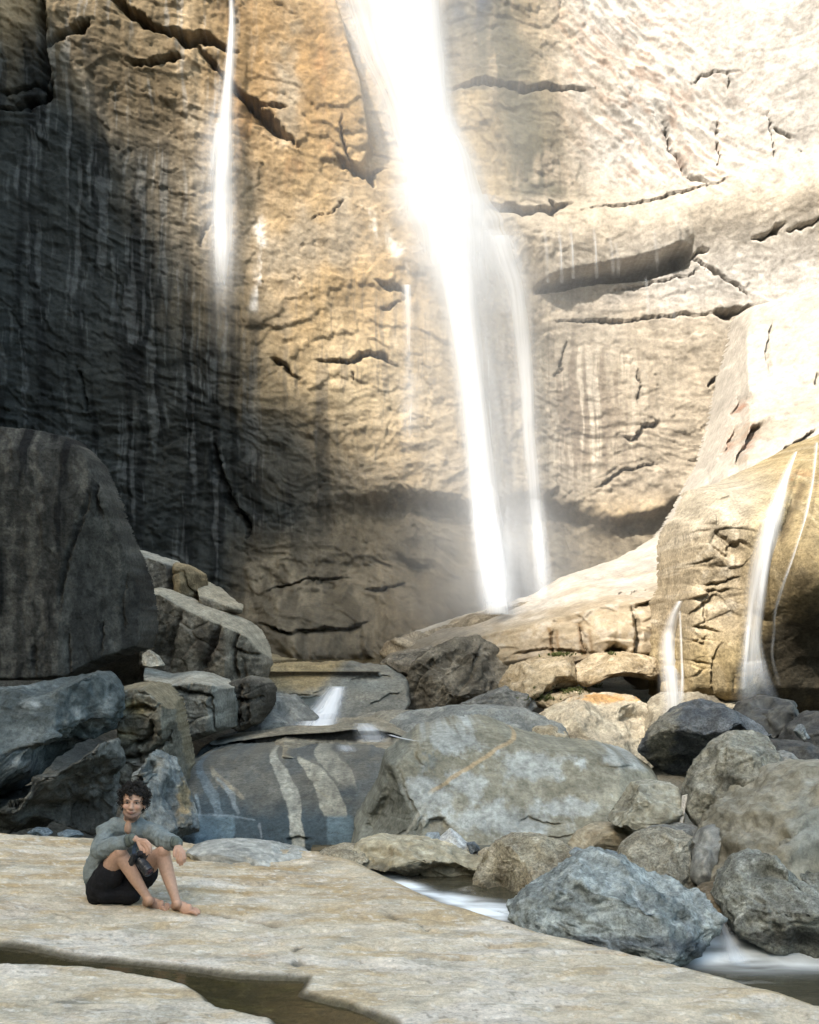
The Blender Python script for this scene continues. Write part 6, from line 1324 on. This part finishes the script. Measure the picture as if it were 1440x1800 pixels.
# skin tones in the head's own frame
Minv = np.array(HR.inverted()); loc = (bv-hc_)@Minv.T
nb_ = fbm(bv[:, 0]*14, bv[:, 1]*14, bv[:, 2]*14, 3)
bc = np.zeros((len(bv), 3)); bc[:] = (.40, .245, .17)
bc = bc*(1+.08*nb_)[:, None]
hairless = np.linalg.norm(loc, axis=1)
isH = (hairless < .16) & (loc[:, 2] > -.125)
def el_mask(cx, cz, rx, rz, front=-.02): return np.clip(1.6-1.6*np.sqrt(((loc[:, 0]-cx)/rx)**2+((loc[:, 2]-cz)/rz)**2), 0, 1)*(loc[:, 1] < front)*isH
bc = mixc(bc, (.44, .265, .185), isH*.8)
bc = mixc(bc, (.17, .105, .08), np.clip((-.052-loc[:, 2])/.02, 0, 1)*isH*(loc[:, 1] < .03)*np.clip((-.125+.11-loc[:, 2])*40, 0, 1)*.95)
bc = mixc(bc, (.20, .125, .09), np.clip((np.abs(loc[:, 0])-.046)/.012, 0, 1)*(loc[:, 2] < -.03)*(loc[:, 1] < 0)*isH*.6)
bc = mixc(bc, (.24, .14, .10), el_mask(0, -.043, .026, .0055, -.06)*.6)
bc = mixc(bc, (.40, .17, .14), el_mask(0, -.0595, .024, .0095, -.06)*.75)
bc = mixc(bc, (.10, .04, .035), el_mask(0, -.0575, .023, .0022, -.06)*.9)
for s in (-1, 1):
    bc = mixc(bc, (.020, .013, .010), el_mask(s*.031, .0235, .021, .0062, -.05))
    bc = mixc(bc, (.26, .15, .11), el_mask(s*.031, .006, .021, .013, -.05)*.6)
    bc = mixc(bc, (.48, .24, .18), el_mask(s*.040, -.024, .02, .018, -.03)*.5)
    bc = mixc(bc, (.12, .07, .05), el_mask(s*.0095, -.0385, .005, .004, -.08)*.8)
# redder knees, feet and knuckles
for c_, r_ in ((kneeR, .07), (kneeL, .07), (gp(295, 1596, .01), .10), (gp(345, 1603, .01), .12), (Q(258, 1490, 7.26), .08), (Q(318, 1505, 7.28), .09)):
    bc = mixc(bc, (.43, .25, .178), np.exp(-(np.linalg.norm(bv-c_, axis=1)/r_)**2)*.7)
body = mesh_np('body', bv, bf, M_SKIN, bc, origin=tuple(person.location), parent=person)
for s in (-1, 1):
    bm = bmesh.new(); ell_bm(bm, Hd(s*.031, -.0705, .0055), (.0110, .0115, .0050), 3); me = bpy.data.meshes.new('eye'); bm.to_mesh(me); bm.free(); me.materials.append(M_EYE)
    me.transform(mathutils.Matrix.Translation(-person.location)); e = bpy.data.objects.new('eye', me); COL.objects.link(e); e.parent = person
    bm = bmesh.new(); ell_bm(bm, Hd(s*.031+.001, -.0800, .0060), (.0066, .0040, .0058), 2); me = bpy.data.meshes.new('iris'); bm.to_mesh(me); bm.free(); me.materials.append(M_IRIS)
    me.transform(mathutils.Matrix.Translation(-person.location)); i_ = bpy.data.objects.new('iris', me); COL.objects.link(i_); i_.parent = e
# curly hair
rs = np.random.RandomState(3); bm = bmesh.new()
def hair_ok(x, y, z):
    if y < -.045: return z > .058+.010*math.sin(x*90)
    if y < .01: return z > -.005+(.03 if abs(x) < .06 else 0)
    return z > -.065
ret = bmesh.ops.create_icosphere(bm, subdivisions=5, radius=1.0); dele = []
for v in ret['verts']:
    x, y, z = v.co.x*.088, v.co.y*.102+.018, v.co.z*.092+.034
    if not hair_ok(x, y, z): dele.append(v)
    v.co = Vector(Hd(x, y, z))+(v.normal*(.006*mnoise.noise(Vector((x, y, z))*60)))
bmesh.ops.delete(bm, geom=dele, context='VERTS')
for k in range(800):
    n3 = rs.normal(size=3); n3 /= np.linalg.norm(n3)
    x, y, z = n3[0]*.091, n3[1]*.104+.018, n3[2]*.097+.036
    if not hair_ok(x, y, z): continue
    ax = n3+rs.normal(size=3)*.5; ax /= np.linalg.norm(ax); pu = np.cross(ax, rs.normal(size=3)); pu /= np.linalg.norm(pu); pv = np.cross(ax, pu)
    r0 = rs.uniform(.006, .011); ln = rs.uniform(.020, .042); pts = []
    for i in range(9):
        t = i/8; a = t*rs.uniform(5.5, 8); q = np.array([x, y, z])*(1-.05)+ax*ln*t+pu*math.cos(a)*r0+pv*math.sin(a)*r0; pts.append((Hd(*q), .0036*(1-.5*t)))
    tube_bm(bm, pts, 5, cap=False)
me = bpy.data.meshes.new('hair'); bm.to_mesh(me); bm.free(); me.materials.append(M_HAIR); me.transform(mathutils.Matrix.Translation(-person.location))
me.polygons.foreach_set('use_smooth', [True]*len(me.polygons)); h_ = bpy.data.objects.new('hair', me); COL.objects.link(h_); h_.parent = person

# sweater
bm = bmesh.new(); 
tube_bm(bm, spline([(Q(190, 1546, 7.655), (.158, .120)), (Q(191, 1532, 7.66), (.166, .126)), (Q(198, 1506, 7.67), (.158, .122)), (Q(211, 1476, 7.64), (.164, .120)), (Q(222, 1466, 7.61), (.125, .092)), (Q(227, 1459, 7.60), (.070, .066))]), 22)
tube_bm(bm, spline([(lerp(shR, shL, -.05), .058), (lerp(shR, shL, .25)+[0, 0, .020], .068), (lerp(shR, shL, .5)+[0, .01, .024], .066), (lerp(shR, shL, .75)+[0, 0, .020], .068), (lerp(shR, shL, 1.05), .058)]))
for sh, el_, wr in ((shR, elR, wrR), (shL, elL, wrL)):
    tube_bm(bm, spline([(sh, .064), (lerp(sh, el_, .5), .062), (el_+np.array([0, 0, -.006]), .058), (lerp(el_, wr, .35)+np.array([0, 0, -.004]), .055), (lerp(el_, wr, .72), .046), (lerp(el_, wr, .80), .037), (lerp(el_, wr, .93), .035)]), 16)
sv, sf = remeshed(bm, .0065, 2); sn = quad_normals(sv, sf)
wr_ = np.zeros(len(sv))
for sh, el_, wr in ((shR, elR, wrR), (shL, elL, wrL)):        # folds gather round the elbows
    dl = np.linalg.norm(sv-el_, axis=1); ax_ = (np.array(wr)-np.array(sh)); ax_ = ax_/np.linalg.norm(ax_)
    wr_ += np.exp(-(dl/.11)**2)*.0065*np.sin((sv@ax_)*150+3*fbm(sv[:, 0]*9, sv[:, 1]*9, sv[:, 2]*9, 2))
wr_ += .009*fbm(sv[:, 0]*9, sv[:, 1]*9, sv[:, 2]*14, 3)+.005*ridged(sv[:, 0]*14+sv[:, 2]*8, sv[:, 1]*14, sv[:, 2]*16-sv[:, 0]*6, 2)
sv = sv+sn*wr_[:, None]
col_ = np.zeros((len(sv), 3)); col_[:] = (.170, .192, .190); col_ *= (1+.15*fbm(sv[:, 0]*20, sv[:, 1]*20, sv[:, 2]*20, 3))[:, None]
for el_, wr in ((elR, wrR), (elL, wrL)):
    ax_ = (np.array(wr)-el_); ln = np.linalg.norm(ax_); ax_ /= ln; tt_ = (sv-el_)@ax_/ln; near_ = np.linalg.norm(sv-el_-np.outer((sv-el_)@ax_, ax_), axis=1) < .07
    cuff = np.clip((tt_-.79)*40, 0, 1)*near_*(tt_ < 1.15); col_ = mixc(col_, (.10, .115, .10), cuff*.9)
    for a_ in (.80, .93): col_ = mixc(col_, (.035, .04, .04), np.exp(-((tt_-a_)/.018)**2)*near_*.8)
hem = np.clip((.155-(sv[:, 2]-GZ0))/.012, 0, 1)*(sv[:, 1] > 7.45); col_ = mixc(col_, (.12, .155, .15), hem*.8)
sv = sv+sn*(hem*.003*np.sin(np.arctan2(sv[:, 1]-7.65, sv[:, 0]-Q(190, 1546, 7.655)[0])*60))[:, None]
sweater = mesh_np('sweater', sv, sf, M_KNIT, col_, origin=tuple(person.location), parent=person)
# collar band, open at the front
bm = bmesh.new(); pts = []
for k in range(17):
    a = math.radians(-68+k/16*316)-math.pi/2+math.radians(22); 
    pts.append((neck0+np.array([math.cos(a)*.067+.003, math.sin(a)*.064+.006, .014+.020*math.sin(a)]), (.0085, .013)))
tube_bm(bm, pts, 10)
a0, a1 = np.array(pts[0][0]), np.array(pts[-1][0]); tip_ = neck0+np.array([.010, -.100, -.034])
tube_bm(bm, [(a0, .009), (tip_, .007)], 8); tube_bm(bm, [(a1, .009), (tip_, .007)], 8)
me = bpy.data.meshes.new('collar'); bmesh.ops.recalc_face_normals(bm, faces=bm.faces); bm.to_mesh(me); bm.free(); me.materials.append(simple_mat('collar_rib', (.075, .085, .08), .95, .1, (200, .2)))
me.polygons.foreach_set('use_smooth', [True]*len(me.polygons)); me.transform(mathutils.Matrix.Translation(-person.location)); c_ = bpy.data.objects.new('collar', me); COL.objects.link(c_); c_.parent = person

# shorts
bm = bmesh.new()
tube_bm(bm, spline([(Q(193, 1575, 7.64), (.150, .12)), (Q(192, 1560, 7.65), (.160, .130)), (Q(190, 1544, 7.66), (.155, .118))]), 20)
for (hp, kn, an) in legs: tube_bm(bm, spline([(hp+np.array([0, 0, -.008]), .104), (lerp(hp, kn, .25)+np.array([0, 0, -.014]), .104), (lerp(hp, kn, .50)+np.array([0, 0, -.022]), .096)]), 18)
tube_bm(bm, [(hipR+np.array([.05, -.06, -.02]), .075), (hipL+np.array([.06, -.12, -.02]), .07)], 14)
hv, hf = remeshed(bm, .007, 2); hn = quad_normals(hv, hf)
hv = hv+hn*(.010*fbm(hv[:, 0]*10, hv[:, 1]*10, hv[:, 2]*10, 3))[:, None]; hv[:, 2] = np.maximum(hv[:, 2], GZ0-.004)
shorts = mesh_np('shorts', hv, hf, M_SHORT, origin=tuple(person.location), parent=person)

# ------------------------------------------------------------------ the camera in his hand
camo = empty('photo_camera', Q(246, 1512, 7.25)); tag(camo, 'black camera with a long lens hanging from the hand of the seated person', 'camera')
def frame(axis, up):
    z = Vector(axis).normalized(); x = Vector(up).cross(z).normalized(); y = z.cross(x); m = mathutils.Matrix((x, y, z)).transposed().to_4x4(); m.translation = camo.location; return m
CM = frame((.62, -.50, -.52), (.35, -.2, .9))
def cam_part(name, build, m, parent=None):
    bm = bmesh.new(); build(bm); bmesh.ops.recalc_face_normals(bm, faces=bm.faces); me = bpy.data.meshes.new(name); 
    rot = CM.copy(); rot.translation = (0, 0, 0); bm.transform(rot); bm.to_mesh(me); bm.free(); me.materials.append(m)
    o = bpy.data.objects.new(name, me); COL.objects.link(o); o.parent = parent or camo; return o
def box(bm, c, s, bev=.004):
    r = bmesh.ops.create_cube(bm, size=1.0)
    for v in r['verts']: v.co = Vector((v.co.x*s[0]+c[0], v.co.y*s[1]+c[1], v.co.z*s[2]+c[2]))
    bmesh.ops.bevel(bm, geom=list({e for v in r['verts'] for e in v.link_edges}), offset=bev, segments=2, affect='EDGES')
def lathe(bm, prof, seg=28):
    rings = [[bm.verts.new((r*math.cos(2*math.pi*k/seg), r*math.sin(2*math.pi*k/seg), z)) for k in range(seg)] for z, r in prof]
    for a, b in zip(rings[:-1], rings[1:]):
        for k in range(seg): bm.faces.new((a[k], a[(k+1) % seg], b[(k+1) % seg], b[k]))
    bm.faces.new(rings[0][::-1]); bm.faces.new(rings[-1])
def cbody(bm):
    box(bm, (0, 0, -.022), (.118, .074, .040), .006); box(bm, (0, .045, -.016), (.046, .026, .044), .006); box(bm, (-.052, -.004, -.008), (.026, .070, .030), .007); box(bm, (-.045, .041, -.015), (.018, .010, .018), .003)
cb = cam_part('camera_body', cbody, M_BLACK)
ln_ = cam_part('lens', lambda bm: lathe(bm, [(-.004, .036), (.012, .036), (.013, .033), (.020, .033), (.021, .035), (.088, .0355), (.090, .033), (.094, .033), (.095, .037), (.116, .038), (.117, .035), (.112, .032)]), M_BLACK)
cam_part('focus_ring', lambda bm: lathe(bm, [(.045, .0345), (.046, .0368), (.076, .0368), (.077, .0345)]), M_RUB, ln_).location = (0, 0, 0)
cam_part('front_glass', lambda bm: lathe(bm, [(.108, .0315), (.1125, .028), (.114, .016), (.1145, .003)]), M_GLASS, ln_)
# strap: from the camera up under the palm and round his wrist side
bm = bmesh.new(); sp = spline([(Q(240, 1512, 7.27), .01), (Q(236, 1500, 7.30), .01), (Q(237, 1488, 7.31), .01), (Q(243, 1480, 7.285), .01), (Q(249, 1488, 7.27), .01), (Q(250, 1502, 7.24), .01)], 6); rings = []
for i, (p, r) in enumerate(sp):
    p = Vector(p); t_ = (Vector(sp[min(i+1, len(sp)-1)][0])-Vector(sp[max(i-1, 0)][0])).normalized(); n_ = t_.cross(Vector((0, -1, .2))).normalized(); b_ = t_.cross(n_)
    rings.append([bm.verts.new(p+n_*sx*.013+b_*sy*.0012) for sx, sy in ((-1, -1), (1, -1), (1, 1), (-1, 1))])
for a, b in zip(rings[:-1], rings[1:]):
    for k in range(4): bm.faces.new((a[k], a[(k+1) % 4], b[(k+1) % 4], b[k]))
bm.faces.new(rings[0][::-1]); bm.faces.new(rings[-1]); me = bpy.data.meshes.new('strap'); bmesh.ops.recalc_face_normals(bm, faces=bm.faces); bm.to_mesh(me); bm.free(); me.materials.append(M_STRAP)
me.transform(mathutils.Matrix.Translation(-camo.location)); st = bpy.data.objects.new('strap', me); COL.objects.link(st); st.parent = camo
